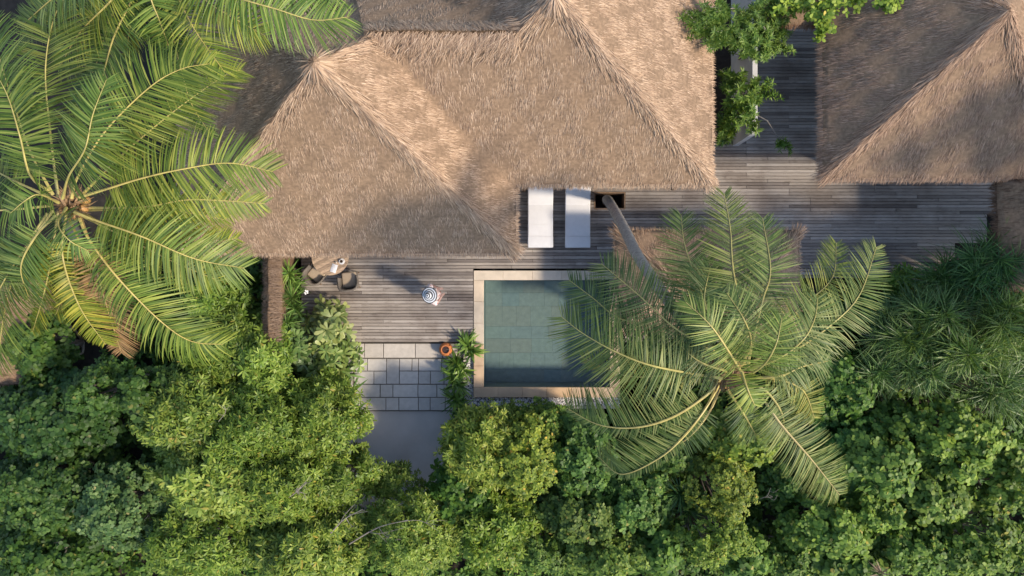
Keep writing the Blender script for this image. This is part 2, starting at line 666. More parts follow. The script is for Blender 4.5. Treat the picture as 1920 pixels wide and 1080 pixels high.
warm = [(1.0, 1.0, 1.0), (1.06, 1.03, 0.99), (0.96, 0.95, 0.93), (1.02, 0.98, 0.93)]
for a, b in cuts(POOL['x0'], POOL['x1'], 5):
    coping_piece(a, b, pi['y1'], POOL['y1'], random.choice(warm))
for a, b in cuts(POOL['x0'], POOL['x1'], 6):
    c = random.choice([(0.83, 0.7, 0.58), (0.78, 0.67, 0.57), (0.88, 0.7, 0.52)])  # bottom row: the shade lying on it is put into browner tints
    coping_piece(a, b, POOL['y0'], pi['y0'], c)
for k, (a, b) in enumerate(cuts(pi['y0'], pi['y1'], 5)):
    coping_piece(POOL['x0'], pi['x0'], a, b, random.choice(warm) if k > 1 else (0.86, 0.73, 0.62))  # lowest left stones get a darker tint for the shade there
    coping_piece(pi['x1'], POOL['x1'], a, b, (0.83, 0.72, 0.62))
bs = MB()
bs.box(POOL['x0'], pi['x0'] - 0.004, POOL['y0'], POOL['y1'], DEPTH, -0.102)
bs.box(pi['x1'] + 0.004, POOL['x1'], POOL['y0'], POOL['y1'], DEPTH, -0.102)
bs.box(pi['x0'] - 0.004, pi['x1'] + 0.004, pi['y1'] + 0.004, POOL['y1'], DEPTH, -0.102)
bs.box(pi['x0'] - 0.004, pi['x1'] + 0.004, POOL['y0'], pi['y0'] - 0.004, DEPTH, -0.102)
bs.box(POOL['x0'], POOL['x1'], POOL['y0'], POOL['y1'], DEPTH - 0.3, DEPTH - 0.012)
bs.build('basin', M['tile'], pool, (0.75, 0.8, 0.8))
tcols = [(1, 1, 1), (0.94, 0.98, 1.02), (1.03, 1.02, 0.99), (0.9, 0.97, 1.03), (1.04, 0.97, 0.92), (0.97, 1.01, 1.0), (1.0, 1.03, 1.03), (0.98, 0.92, 0.88)]
yy = pi['y0']
row = 0
while yy < pi['y1'] - 0.02:
    h = [0.36, 0.5, 0.42, 0.36, 0.6, 0.4, 0.5][row % 7]
    y2 = min(yy + h, pi['y1'])
    if pi['y1'] - y2 < 0.15:
        y2 = pi['y1']
    xx = pi['x0']
    while xx < pi['x1'] - 0.02:
        w = random.choice([0.5, 0.62, 0.42, 0.75])
        x2 = min(xx + w, pi['x1'])
        if pi['x1'] - x2 < 0.2:
            x2 = pi['x1']
        MB().slab(xx + 0.0015, x2 - 0.0015, yy + 0.0015, y2 - 0.0015, DEPTH - 0.011, DEPTH + random.uniform(0.004, 0.008), 0.002).build('floor_tile', M['tile'], pool, random.choice(tcols))
        xx = x2
    yy = y2
    row += 1
nx, ny = 60, 50
wx = np.linspace(pi['x0'] - 0.002, pi['x1'] + 0.002, nx)
wy = np.linspace(pi['y0'] - 0.002, pi['y1'] + 0.002, ny)
WX, WY = np.meshgrid(wx, wy, indexing='ij')
WV = np.stack([WX, WY, -0.06 + 0.003 * np.sin(WX * 9 + WY * 4) + 0.002 * np.sin(WY * 17 - WX * 5)], -1).reshape(-1, 3)
ii, jj = np.meshgrid(np.arange(nx - 1), np.arange(ny - 1), indexing='ij')
q0 = (ii * ny + jj).ravel()
link('water', np_mesh('water', WV, np.stack([q0, q0 + ny, q0 + ny + 1, q0 + 1], -1), True), M['water'], pool)

# gravel strip and its stone edging
kerb = empty('gravel_edging', at(870, 762, -0.12), 'thin pale stone edging round the pebble strip beside the pool', 'edging', kind='structure')
kx0, ky0 = POOL['x0'] - 0.29, POOL['y0'] - 0.26
for a, b in cuts(ky0, -1.75, 3):
    MB().slab(kx0, kx0 + 0.055, a + 0.003, b - 0.003, -0.6, -0.05, 0.006).build('edging_stone', M['paver'], kerb, (0.95, 0.9, 0.85))
for a, b in cuts(kx0, POOL['x1'], 6):
    MB().slab(a + 0.003, b - 0.003, ky0 - 0.065, ky0 - 0.002, -0.6, -0.045, 0.006).build('edging_stone', M['paver'], kerb, (0.95, 0.92, 0.88))
n = 5200
lx = rng.uniform(0, 1, n)
side = rng.uniform(0, 1, n) < 0.32
X = np.where(side, rng.uniform(kx0 + 0.055, POOL['x0'] - 0.005, n), rng.uniform(kx0 + 0.055, POOL['x1'], n))
Y = np.where(side, rng.uniform(ky0, -1.6, n), rng.uniform(ky0 + 0.005, POOL['y0'] - 0.005, n))
# each pebble a squashed octahedron-like lump of 10 faces
r = rng.uniform(0.013, 0.026, n)
ang = rng.uniform(0, 6.28, n)
PV = np.empty((n, 2, 6, 3))
for lvl, (rr, zz) in enumerate(((1.0, 0.0), (0.55, 0.75))):
    for k in range(6):
        a = ang + k * math.pi / 3
        PV[:, lvl, k, 0] = X + r * rr * np.cos(a) * (1 + 0.25 * np.cos(2 * (a - ang)))
        PV[:, lvl, k, 1] = Y + r * rr * np.sin(a)
        PV[:, lvl, k, 2] = -0.11 + r * zz + rng.uniform(-0.015, 0.012, n)[:] * 0 + (ang - 3.14) * 0.004
b0 = (np.arange(n) * 12)[:, None]
Qs = [b0 + np.array([[k, (k + 1) % 6, 6 + (k + 1) % 6, 6 + k]]) for k in range(6)] + [b0 + np.array([[6, 7, 8, 9]]), b0 + np.array([[6, 9, 10, 11]])]
g = link('gravel', np_mesh('gravel', PV.reshape(-1, 3), np.concatenate(Qs)), M['pebble'])
tag(g, 'black and white pebbles in the narrow strip along the pool edge', 'gravel', kind='stuff')
gb = MB().box(kx0 + 0.055, POOL['x0'] - 0.002, ky0, -1.55, -0.6, -0.12).box(POOL['x0'] - 0.002, POOL['x1'], ky0, POOL['y0'] - 0.002, -0.6, -0.12)
tag(gb.build('gravel_bed', M['soil']), 'dark bed under the pool pebbles', 'ground', kind='structure')

# ------------------------------------------------------------------ stone terrace and concrete pad
terr = empty('stone_terrace', at(740, 700, -0.3), 'pale grey stone paving below the deck', 'paving', kind='structure')


def zx(x, z):
    return at(480 + x / 4, 0, z)[0]


def zy(yv, z):
    return at(0, 620 + yv / 4, z)[1]


rows = [(95, 205, -0.15, [720, 810, 955, 1193, 1400, 1560]), (209, 303, -0.3, [735, 834, 978]), (209, 303, -0.3, [1075, 1169, 1218, 1392, 1560]),
        (209, 401, -0.3, [978, 1075]), (303, 401, -0.3, [735, 883, 978]), (303, 401, -0.3, [1075, 1218, 1308, 1410, 1560]),
        (403, 500, -0.3, [660, 735, 931, 1026, 1214, 1356, 1430, 1560]), (501, 599, -0.3, [660, 780, 974, 1071, 1218, 1306, 1420, 1560])]
for y0, y1, z, xs in rows:
    for a, b in zip(xs[:-1], xs[1:]):
        t = random.uniform(0.9, 1.08)
        wr = 1.0 if y0 > 100 else 1.04
        MB().slab(zx(a, z) + 0.009, zx(b, z) - 0.009, zy(y1, z) + 0.009, zy(y0, z) - 0.009, z - 0.06, z + random.uniform(-0.004, 0.004), 0.008).build(
            'paver', M['paver'], terr, (t * wr, t, t * (0.98 if y0 > 100 else 0.93)))
z = -0.3
tb = MB().box(zx(662, z), zx(1565, z), zy(600, z), zy(206, z), -0.6, -0.332).box(zx(712, z), zx(1565, z), zy(206, z), zy(88, z), -0.6, -0.18)
tb.build('mortar_bed', M['joint'], terr)
eb = MB()
eb.slab(zx(690, -0.2), zx(717, -0.2), zy(599, -0.2), zy(98, -0.2), -0.6, -0.2, 0.01)
eb.build('side_kerb', M['paver'], terr, (0.7, 0.69, 0.68))
pad = MB().slab(at(640, 0, -0.45)[0], at(880, 0, -0.45)[0], at(0, 960, -0.45)[1], at(0, 770.5, -0.45)[1], -0.75, -0.45, 0.01)
tag(pad.build('concrete_pad', M['concrete']), 'smooth grey concrete pad below the stone paving', 'pavement', kind='structure')


# ------------------------------------------------------------------ thatched roofs
def lump(x, y, s):
    return 0.022 * np.sin(x * 3.1 + s) * np.cos(y * 2.7 - s) + 0.016 * np.sin(x * 7.3 + y * 5.1 + s * 2) + 0.012 * np.sin(y * 11.0 - x * 8.0 + s)


def pyr(ax, ay, az, x0, x1, y0, y1, ze):
    """planes (a, b, c) of z = a x + b y + c of a hipped roof"""
    out = []
    for (d, e, axis) in ((ax - x0, x0, 0), (x1 - ax, x1, 0), (ay - y0, y0, 1), (y1 - ay, y1, 1)):
        s = (az - ze) / d
        sg = 1 if e in (x0, y0) and ((axis == 0 and e == x0) or (axis == 1 and e == y0)) else -1
        a = sg * s if axis == 0 else 0.0
        b = sg * s if axis == 1 else 0.0
        out.append((a, b, ze - (a + b) * e))
    return out


class Roof:
    def __init__(s, solids, rects, seed, skirt=0.22):
        s.solids, s.rects, s.seed, s.skirt = solids, rects, seed, skirt

    def z(s, x, y, lumps=True):
        best = np.full(np.shape(x), -99.0)
        ga = np.zeros(np.shape(x))
        gb = np.zeros(np.shape(x))
        for planes in s.solids:
            zs = np.stack([a * x + b * y + c for a, b, c in planes])
            i = zs.argmin(0)
            zm = zs.min(0)
            pa = np.array([p[0] for p in planes])[i]
            pb = np.array([p[1] for p in planes])[i]
            w = zm > best
            best = np.where(w, zm, best)
            ga = np.where(w, pa, ga)
            gb = np.where(w, pb, gb)
        if lumps:
            best = best + lump(x, y, s.seed)
        return best, ga, gb

    def inside(s, x, y):
        m = np.zeros(np.shape(x), bool)
        for x0, x1, y0, y1 in s.rects:
            m |= (x > x0) & (x < x1) & (y > y0) & (y < y1)
        return m

    def base_mesh(s, name):
        xs, ys = set(), set()
        for x0, x1, y0, y1 in s.rects:
            xs |= {x0, x1}
            ys |= {y0, y1}

        def fill(vals):
            v = sorted(vals)
            out = [v[0]]
            for a, b in zip(v[:-1], v[1:]):
                k = max(1, int(round((b - a) / 0.11)))
                out += list(np.linspace(a, b, k + 1)[1:])
            return np.array(out)
        xs, ys = fill(xs), fill(ys)
        X, Y = np.meshgrid(xs, ys, indexing='ij')
        Z, _, _ = s.z(X, Y)
        nx, ny = X.shape
        V = np.stack([X, Y, Z - 0.02], -1).reshape(-1, 3)
        cxm = (X[:-1, :-1] + X[1:, 1:]) / 2
        cym = (Y[:-1, :-1] + Y[1:, 1:]) / 2
        ok = s.inside(cxm, cym)
        ii, jj = np.nonzero(ok)
        q = ii * ny + jj
        Q = np.stack([q, q + ny, q + ny + 1, q + 1], -1)
        # skirt round the outline
        Vl = [V]
        n0 = len(V)
        Ql = [Q]
        extra = []
        okp = np.pad(ok, 1)
        for di, dj, e in ((-1, 0, (0, 1)), (1, 0, (2, 3)), (0, -1, (0, 2)), (0, 1, (1, 3))):
            bnd = ok & ~okp[1 + di:1 + di + ok.shape[0], 1 + dj:1 + dj + ok.shape[1]]
            bi, bj = np.nonzero(bnd)
            cn = [bi * ny + bj, bi * ny + bj + 1, (bi + 1) * ny + bj, (bi + 1) * ny + bj + 1]
            a, b = cn[e[0]], cn[e[1]]
            extra.append((a, b, -di, -dj))
        for a, b, ox, oy in extra:
            k = len(a)
            if not k:
                continue
            low = np.array([ox * 0.10, oy * 0.10, -s.skirt])
            Vl += [V[a] + low, V[b] + low]
            ia = n0 + np.arange(k)
            ib = ia + k
            Ql.append(np.stack([a, b, ib, ia], -1))
            n0 += 2 * k
        return np_mesh(name, np.concatenate(Vl), np.concatenate(Ql), False)

    def strands(s, dens, L=(0.13, 0.27), W=(0.007, 0.014), lift=0.075, jitter=0.12):
        out = []
        xs0, xs1 = min(r[0] for r in s.rects), max(r[1] for r in s.rects)
        ys0, ys1 = min(r[2] for r in s.rects), max(r[3] for r in s.rects)
        n = int((xs1 - xs0) * (ys1 - ys0) * dens)
        x = rng.uniform(xs0, xs1, n)
        y = rng.uniform(ys0, ys1, n)
        k = s.inside(x, y)
        x, y = x[k], y[k]
        z, a, b = s.z(x, y)
        # gather the butts into courses along the slope
        g = np.sqrt(a * a + b * b) + 1e-9
        ux, uy = -a / g, -b / g
        d = (x * ux + y * uy)
        step = 0.23
        shift = (np.round(d / step) * step - d) * 0.2
        x, y = x + ux * shift, y + uy * shift
        k = s.inside(x, y)
        x, y, a, b, g, ux, uy = x[k], y[k], a[k], b[k], g[k], ux[k], uy[k]
        z, a, b = s.z(x, y)
        g = np.sqrt(a * a + b * b) + 1e-9
        N = unit(np.stack([-a, -b, np.ones_like(a)], -1))
        D = unit(np.stack([-a / g, -b / g, -g], -1))
        S = np.cross(D, N)
        # combing follows slow waves over the roof
        th = rng.normal(0, jitter, len(x)) + 0.06 * np.sin(x * 1.9 + y * 1.3 + s.seed) + 0.05 * np.sin(x * 4.3 - y * 3.7)
        li = np.abs(rng.normal(lift, 0.05, len(x)))
        D = unit(D * np.cos(th)[:, None] + S * np.sin(th)[:, None] + N * li[:, None])
        P = np.stack([x, y, z], -1) - N * 0.022
        n = len(x)
        # roll each straw about its length a little so that it catches the light differently
        ro = rng.normal(0, 0.3, n)[:, None]
        N2 = unit(N * np.cos(ro) + np.cross(D, N) * np.sin(ro))
        return strips(P, D, N2, rng.uniform(L[0], L[1], n), rng.uniform(W[0], W[1], n), NEEDLE, 0.06)

    def fringe(s, per_m=300, fl=1.0):
        """straw ends hanging over the eaves"""
        parts = []
        for (x0, x1, y0, y1) in s.rects:
            for (ax, ay, bx, by, ox, oy) in ((x0, y0, x1, y0, 0, -1), (x0, y1, x1, y1, 0, 1), (x0, y0, x0, y1, -1, 0), (x1, y0, x1, y1, 1, 0)):
                ln = abs(bx - ax) + abs(by - ay)
                n = int(ln * per_m)
                t = rng.uniform(0, 1, n)
                x = ax + (bx - ax) * t - ox * rng.uniform(0.0, 0.12, n)
                y = ay + (by - ay) * t - oy * rng.uniform(0.0, 0.12, n)
                k = ~s.inside(x + ox * 0.2, y + oy * 0.2)
                x, y = x[k], y[k]
                n = len(x)
                if n == 0:
                    continue
                z, _, _ = s.z(x, y)
                z = z - rng.uniform(0.02, s.skirt * 0.8, n)
                D = unit(np.stack([ox + rng.normal(0, 0.22, n), oy + rng.normal(0, 0.22, n), -0.95 + rng.normal(0, 0.2, n)], -1))
                N = unit(np.stack([np.full(n, ox * 0.7), np.full(n, oy * 0.7), np.full(n, 0.7)], -1) + rng.normal(0, 0.3, (n, 3)))
                N = unit(N - D * (N * D).sum(-1, keepdims=True))
                parts.append(strips(np.stack([x, y, z], -1), D, N, rng.uniform(0.09, 0.2, n) * fl, rng.uniform(0.009, 0.018, n), NEEDLE, 0.05))
        return parts

    def cap(s, p, q, w=0.2, per_m=520, along=0.8, ridge=False, up=0.035, lean=0.35):
        """the bundled thatch over a hip or ridge from p (high) to q (low), following the roof"""
        p, q = np.array(p, float), np.array(q, float)
        ln = np.linalg.norm(q - p)
        n = int(ln * per_m)
        t = rng.uniform(-0.02, 1.0, n)
        off = rng.normal(0, 0.42, n).clip(-1, 1) * w
        d = (q - p) / ln
        lat = np.array([d[1], -d[0], 0.0])
        lat /= np.linalg.norm(lat)
        x = p[0] + (q[0] - p[0]) * t + lat[0] * off
        y = p[1] + (q[1] - p[1]) * t + lat[1] * off
        zr, a, b = s.z(x, y)
        z = zr + up * (1 - (off / w) ** 2) + rng.uniform(0, 0.035, n)
        N = unit(np.stack([-a, -b, np.ones(n)], -1))
        sgn = np.sign(off)[:, None]
        if ridge:
            down = unit(np.stack([-a, -b, -(a * a + b * b)], -1))
            D = down * rng.uniform(0.6, 1.0, (n, 1)) + d * (lean + rng.normal(0, 0.3, (n, 1)))
        else:
            down = unit(np.stack([-a, -b, -(a * a + b * b)], -1))
            D = d * along + down * (np.abs(off / w)[:, None] * 0.9 + 0.1) * rng.uniform(0.4, 1.0, (n, 1)) + rng.normal(0, 0.07, (n, 3))
        D = unit(D + N * 0.08)
        N2 = unit(N + rng.normal(0, 0.3, (n, 3)))
        N2 = unit(N2 - D * (N2 * D).sum(-1, keepdims=True))
        return strips(np.stack([x, y, z], -1), D, N2, rng.uniform(0.16, 0.33, n), rng.uniform(0.008, 0.016, n), NEEDLE, 0.1)

    def build(s, parent, dens, caps, color=(1, 1, 1), L=(0.13, 0.27), fl=1.0):
        rf = link('roof', s.base_mesh('roof'), M['thatch_base'], parent)
        V, Q = join([s.strands(dens, L)] + s.fringe(300, fl))
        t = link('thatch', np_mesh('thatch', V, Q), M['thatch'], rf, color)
        t['kind'] = 'stuff'
        if caps:
            V, Q = join(caps)
            t = link('ridge_thatch', np_mesh('ridge_thatch', V, Q), M['thatch'], rf, tuple(c * 1.06 for c in color))
            t['kind'] = 'stuff'
        return rf


def walls(parent, x0, x1, y0, y1, z1, mat='wall', posts=()):
    t = 0.15
    w = MB().box(x0, x1, y0, y0 + t, -0.5, z1).box(x0, x1, y1 - t, y1, -0.5, z1).box(x0, x0 + t, y0 + t, y1 - t, -0.5, z1).box(x1 - t, x1, y0 + t, y1 - t, -0.5, z1)
    w.build('wall', M[mat], parent)
    for (x, y) in posts:
        MB().tube([(x, y, -0.03), (x, y, z1 + 0.1)], 0.07, 10).build('post', M['frame'], parent)


# the main villa: west pyramid, a lower ridge, a taller eastern roof
ZE = 2.5
A = (-3.755, 4.28, 6.4)
AR = (-7.64, 0.13, 0.98, 7.58)
P_ = (0.81, 5.705, 6.1)
sA = pyr(*A, -8.2, 0.13, 0.90, 7.66, ZE)
sP = pyr(*P_, -3.37, 4.99, 2.39, 9.02, ZE)
sl = 1.087
sR = [(0, sl, ZE - sl * 2.39 - 0.012), (0, -sl, 5.5 + sl * 5.15), (3.0, 0, 5.5 + 3.0 * 3.0), (-3.0, 0, 5.5 + 3.0 * 0.5)]
villa_roof = Roof([sA, sP, sR], [(-8.2, 0.10, 0.85, 7.58), (-3.3, 4.87, 2.52, 9.0)], 1.3)
villa = empty('thatched_villa', (-1.3, 4.6, 0), 'large straw-thatched villa with several hips, filling the top centre beside the pool', 'villa')
ce_ = []
ce_.append(villa_roof.cap(A, (0.1, 0.85, ZE), 0.2))
ce_.append(villa_roof.cap(A, (-8.15, 0.85, ZE), 0.2))
ce_.append(villa_roof.cap(A, (-2.76, 5.15, 5.45), 0.2))
ce_.append(villa_roof.cap(A, (-8.15, 7.6, ZE), 0.26, 200))
ce_.append(villa_roof.cap((0.11, 5.15, 5.5), (-2.9, 5.15, 5.5), 0.36, 900, ridge=True, up=0.15, lean=0.5))
ce_.append(villa_roof.cap(P_, (0.05, 5.12, 5.5), 0.3))
ce_.append(villa_roof.cap(P_, (4.9, 2.5, ZE + 0.1), 0.2))
ce_.append(villa_roof.cap(P_, (4.9, 9.0, ZE), 0.25, 200))
for ap in (A, P_):
    # the tuft that finishes each peak
    n = 420
    az = rng.uniform(0, 6.28, n)
    rr = rng.uniform(0, 0.12, n)
    Pp = np.stack([ap[0] + rr * np.cos(az), ap[1] + rr * np.sin(az), np.full(n, ap[2] + 0.06)], -1)
    Dd = unit(np.stack([np.cos(az), np.sin(az), np.full(n, -0.75)], -1) + rng.normal(0, 0.15, (n, 3)))
    Nn = unit(np.stack([np.cos(az) * 0.6, np.sin(az) * 0.6, np.full(n, 0.8)], -1))
    ce_.append(strips(Pp, Dd, Nn, rng.uniform(0.25, 0.5, n), 0.02, NEEDLE, 0.15))
villa_roof.build(villa, 2300, ce_)
walls(villa, -6.9, -0.7, 1.75, 6.9, 2.6, posts=[(-6.9, 1.2), (-0.3, 1.2), (-3.8, 1.2)])
walls(villa, -0.69, 4.1, 3.3, 8.2, 2.7, posts=[(4.5, 2.8), (0.35, 2.75)])
fl = MB().box(-7.2, -0.91, 1.0, 7.2, -0.5, -0.012).box(-0.905, 4.45, 3.12, 8.6, -0.5, -0.012)
fl.build('floor', M['frame'], villa)

# the hut at the right
hz = 5.0
HA = (10.41, 5.82, hz)
hut_roof = Roof([pyr(*HA, 7.45, 13.4, 2.55, 9.1, ZE)], [(7.57, 13.3, 2.68, 9.0)], 4.1)
hut = empty('thatched_hut', (10.0, 5.5, 0), 'greyish thatched hut at the top right beyond the deck passage', 'hut')
hc = [hut_roof.cap(HA, (7.57, 2.68, ZE + 0.1), 0.2), hut_roof.cap(HA, (13.3, 2.68, ZE + 0.1), 0.2), hut_roof.cap(HA, (7.57, 9.0, ZE), 0.26, 200)]
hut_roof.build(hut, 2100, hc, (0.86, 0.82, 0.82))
walls(hut, 9.2, 12.5, 3.9, 8.2, 2.7, posts=[(8.9, 3.45), (12.3, 3.45)])

# small pavilion roof beside the pool, mostly under the palm
PZ = 1.85
prect = (2.62, 7.3, -1.15, 1.46)
pvl = Roof([[(0.62, 0, PZ - 0.62 * 2.55), (-0.62, 0, PZ + 0.62 * 7.37), (0, 0.62, PZ + 0.62 * 1.22), (0, -0.62, PZ + 0.62 * 1.52)]], [prect], 7.7, 0.2)
pav = empty('thatched_pavilion', (5.0, 0.15, 0), 'low straw-thatched pavilion roof beside the pool, half hidden under palm fronds', 'pavilion')
zr = PZ + 0.62 * 1.37
pc = [pvl.cap((3.9, 0.15, zr), (2.62, 1.46, PZ), 0.2, 260), pvl.cap((3.9, 0.15, zr), (2.62, -1.15, PZ), 0.2, 200), pvl.cap((6.0, 0.15, zr), (7.3, 1.46, PZ), 0.2, 260), pvl.cap((6.0, 0.15, zr), (7.3, -1.15, PZ), 0.2, 200),
      pvl.cap((6.0, 0.15, zr), (3.9, 0.15, zr), 0.25, 300, ridge=True)]
pvl.build(pav, 1700, pc, (1.0, 0.95, 0.88), (0.1, 0.2), 0.6)
for (x, y) in ((2.95, 1.1), (2.95, -0.8), (6.95, 1.1), (6.95, -0.8)):
    MB().tube([(x, y, -0.03), (x, y, 2.0)], 0.06, 10).build('post', M['frame'], pav)
MB().slab(3.3, 6.6, -0.7, 1.0, 0.3, 0.42, 0.02).build('daybed', M['frame'], pav)

# hut cut by the right edge, its shade put into a darker thatch colour
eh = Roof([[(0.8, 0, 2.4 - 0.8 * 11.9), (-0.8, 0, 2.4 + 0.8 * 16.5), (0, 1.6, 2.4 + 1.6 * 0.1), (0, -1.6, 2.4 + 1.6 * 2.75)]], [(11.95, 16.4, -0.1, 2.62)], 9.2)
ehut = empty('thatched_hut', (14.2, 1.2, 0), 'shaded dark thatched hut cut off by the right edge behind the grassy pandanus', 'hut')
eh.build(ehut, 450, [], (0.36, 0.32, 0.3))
walls(ehut, 14.2, 15.8, 0.6, 2.0, 2.6, 'frame')

# shaded shed at the left edge
ls = Roof([[(-0.5, 0, 1.3 + 0.5 * -12.15), (0.5, 0, 1.3 - 0.5 * -16.5), (0, 1.5, 1.3 + 1.5 * 2.6), (0, -1.5, 1.3 + 1.5 * 0.3)]], [(-16.4, -12.2, -2.5, 0.2)], 2.2)
shed = empty('thatched_shed', (-13.4, -1.7, 0), 'small shaded thatched shed at the left edge under the palm', 'shed')
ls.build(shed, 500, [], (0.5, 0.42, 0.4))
walls(shed, -15.6, -12.7, -2.1, -0.2, 1.4, 'frame')

# gate roof at the end of the passage
gt = Roof([[(0, 0.75, 2.2 - 0.75 * 6.53), (0, -0.75, 2.2 + 0.75 * 7.9), (5, 0, 2.2 - 5 * 6.2), (-5, 0, 2.2 + 5 * 7.7)]], [(6.28, 7.6, 6.55, 7.88)], 5.2, 0.15)
gate = empty('thatched_gate', (6.9, 7.2, 0), 'small dark thatched gate roof at the top end of the deck passage', 'gate')
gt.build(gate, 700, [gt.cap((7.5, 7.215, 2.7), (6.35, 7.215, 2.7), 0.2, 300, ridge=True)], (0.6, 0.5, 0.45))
for x in (6.42, 7.45):
    MB().tube([(x, 7.2, -0.03), (x, 7.2, 2.5)], 0.07, 10).build('post', M['frame'], gate)

# brushwood fence with its thatched cap, left of the deck
fz = 1.75
f0, f1 = at(493, 0, fz)[0], at(526, 0, fz)[0]
fy1, fy0 = 1.6, at(0, 665, fz)[1]
fm = (f0 + f1) / 2
fr = Roof([[(0.9, 0, fz - 0.9 * f0), (-0.9, 0, fz + 0.9 * f1)]], [(f0 + 0.09, f1 - 0.09, fy0, fy1)], 3.3, 0.12)
fence = empty('brushwood_fence', (fm, (fy0 + fy1) / 2, -0.5), 'narrow brushwood fence with a twiggy cap left of the dining table', 'fence')
fwall = MB().box(fm - 0.06, fm + 0.06, fy0 + 0.05, fy1, -0.6, fz + 0.1).build('panel', M['frame'], fence)
rf = link('cap', fr.base_mesh('cap'), M['thatch_base'], fence)
V, Q = join([fr.strands(2200, (0.14, 0.24), (0.012, 0.026), 0.05, 0.1), fr.cap((fm, fy1, fz + 0.2), (fm, fy0, fz + 0.2), 0.14, 260, ridge=True, lean=0.1)])
t = link('twigs', np_mesh('twigs', V, Q), M['thatch'], rf, (0.42, 0.41, 0.42))
t['kind'] = 'stuff'

# white garden wall in the passage
gw = MB().slab(6.19, 6.33, 3.98, 9.6, -0.6, 1.58, 0.012)
tag(gw.build('garden_wall', M['wall']), 'white rendered garden wall between the villa and the deck passage, partly under feathery branches', 'wall')


# ------------------------------------------------------------------ furniture
def place(objs_root, loc, rz):
    objs_root.location = loc
    objs_root.rotation_euler = (0, 0, rz)


def rounded_box(x0, x1, y0, y1, z0, z1, r=0.04, seg=3):
    bm = bmesh.new()
    bmesh.ops.create_cube(bm, size=1)
    for v in bm.verts:
        v.co = ((x0 + x1) / 2 + v.co.x * (x1 - x0), (y0 + y1) / 2 + v.co.y * (y1 - y0), (z0 + z1) / 2 + v.co.z * (z1 - z0))
    bmesh.ops.bevel(bm, geom=bm.edges[:], offset=r, segments=seg, profile=0.6, affect='EDGES')
    me = bpy.data.meshes.new('rounded')
    bm.to_mesh(me)
    bm.free()
    me.polygons.foreach_set('use_smooth', np.ones(len(me.polygons), dtype=bool))
    return me


def lounger(xc, label):
    y_foot = at(0, 463, 0.42)[1]
    t = empty('sun_lounger', (xc, y_foot, 0), label, 'sun lounger', 'white sun loungers on the deck')
    w = 0.345
    fr = MB().box(-w + 0.02, -w + 0.07, 0.05, 1.98, 0.2, 0.28).box(w - 0.07, w - 0.02, 0.05, 1.98, 0.2, 0.28)
    fr.box(-w + 0.07, w - 0.07, 0.05, 0.11, 0.2, 0.28).box(-w + 0.07, w - 0.07, 1.9, 1.97, 0.2, 0.28)
    fr.build('frame', M['frame'], t, local=True)
    for sx in (-1, 1):
        for yy in (0.12, 1.85):
            MB().box(sx * (w - 0.05) - 0.025, sx * (w - 0.05) + 0.025, yy - 0.03, yy + 0.03, 0.0, 0.198).build('leg', M['frame'], t, local=True)
    link('mattress', rounded_box(-w, w, 0, 1.17, 0.285, 0.40, 0.035), M['white'], t, local=True)
    bk = link('backrest', rounded_box(-w, w, 0, 0.86, 0, 0.11, 0.035), M['white'], t, local=True)
    bk.location = (0, 1.165, 0.29)
    bk.rotation_euler = (R(20), 0, 0)
    for s_ in (0.3, 0.6):
        MB().tube([(-w + 0.006, s_ + 0.01, 0.402), (0, s_ + 0.003, 0.403), (w - 0.006, s_ - 0.006, 0.402)], 0.004, 5).build('seam', M['white'], t, local=True)
    for sx in (-1, 1):
        MB().box(sx * (w - 0.095) - 0.015, sx * (w - 0.095) + 0.015, 1.6, 1.64, 0.24, 0.44).build('back_support', M['frame'], t, local=True)
    # folded towel edge hanging at the foot
    link('foot_towel', rounded_box(-w - 0.004, w + 0.004, -0.015, 0.3, 0.3, 0.406, 0.03), M['white'], t, local=True)
    return t


lounger(at(1013.5, 0, 0.42)[0], 'white sun lounger nearer the corner of the two thatched eaves, half in sun')
lounger(at(1083.5, 0, 0.42)[0], 'white sun lounger nearer the leaning palm trunk, mostly shaded')

# table
tx, ty, _ = at(618.5, 482, 0.75)
table = empty('dining_table', (tx, ty, 0), 'round slatted wooden dining table half under the thatched eave', 'table')
RT = 0.488
rot = R(28)
nb = 11
edges = np.linspace(-RT, RT, nb + 1)
for k in range(nb):
    a, b = edges[k] + 0.002, edges[k + 1] - 0.002
    poly = []
    for v in np.linspace(a, b, 6):
        poly.append((math.sqrt(max(RT * RT - v * v, 0)), v))
    pts = poly + [(-x, v) for x, v in reversed(poly)]
    pts = [(x * math.cos(rot) - v * math.sin(rot), x * math.sin(rot) + v * math.cos(rot)) for x, v in pts]
    m_ = len(pts)
    mb = MB().add([(x, y_, 0.722) for x, y_ in pts] + [(x, y_, 0.75) for x, y_ in pts],
                  [tuple(range(m_))[::-1], tuple(range(m_, 2 * m_))] + [(i, (i + 1) % m_, m_ + (i + 1) % m_, m_ + i) for i in range(m_)])
    c = 0.72 if k % 2 else random.uniform(1.0, 1.2)
    mb.build('slat', M['tabletop'], table, (c, c, c), local=True)
MB().lathe([(RT - 0.03, 0.69), (RT + 0.006, 0.69), (RT + 0.006, 0.748), (RT + 0.0005, 0.748), (RT + 0.0005, 0.719), (RT - 0.03, 0.719), (RT - 0.03, 0.69)], 40).build('rim', M['tabletop'], table, (0.9, 0.9, 0.9), local=True)
MB().lathe([(0.0, 0.69), (0.06, 0.69), (0.05, 0.4), (0.06, 0.06), (0.28, 0.03), (0.28, 0.0), (0, 0.0)], 20).build('pedestal', M['frame'], table, local=True)

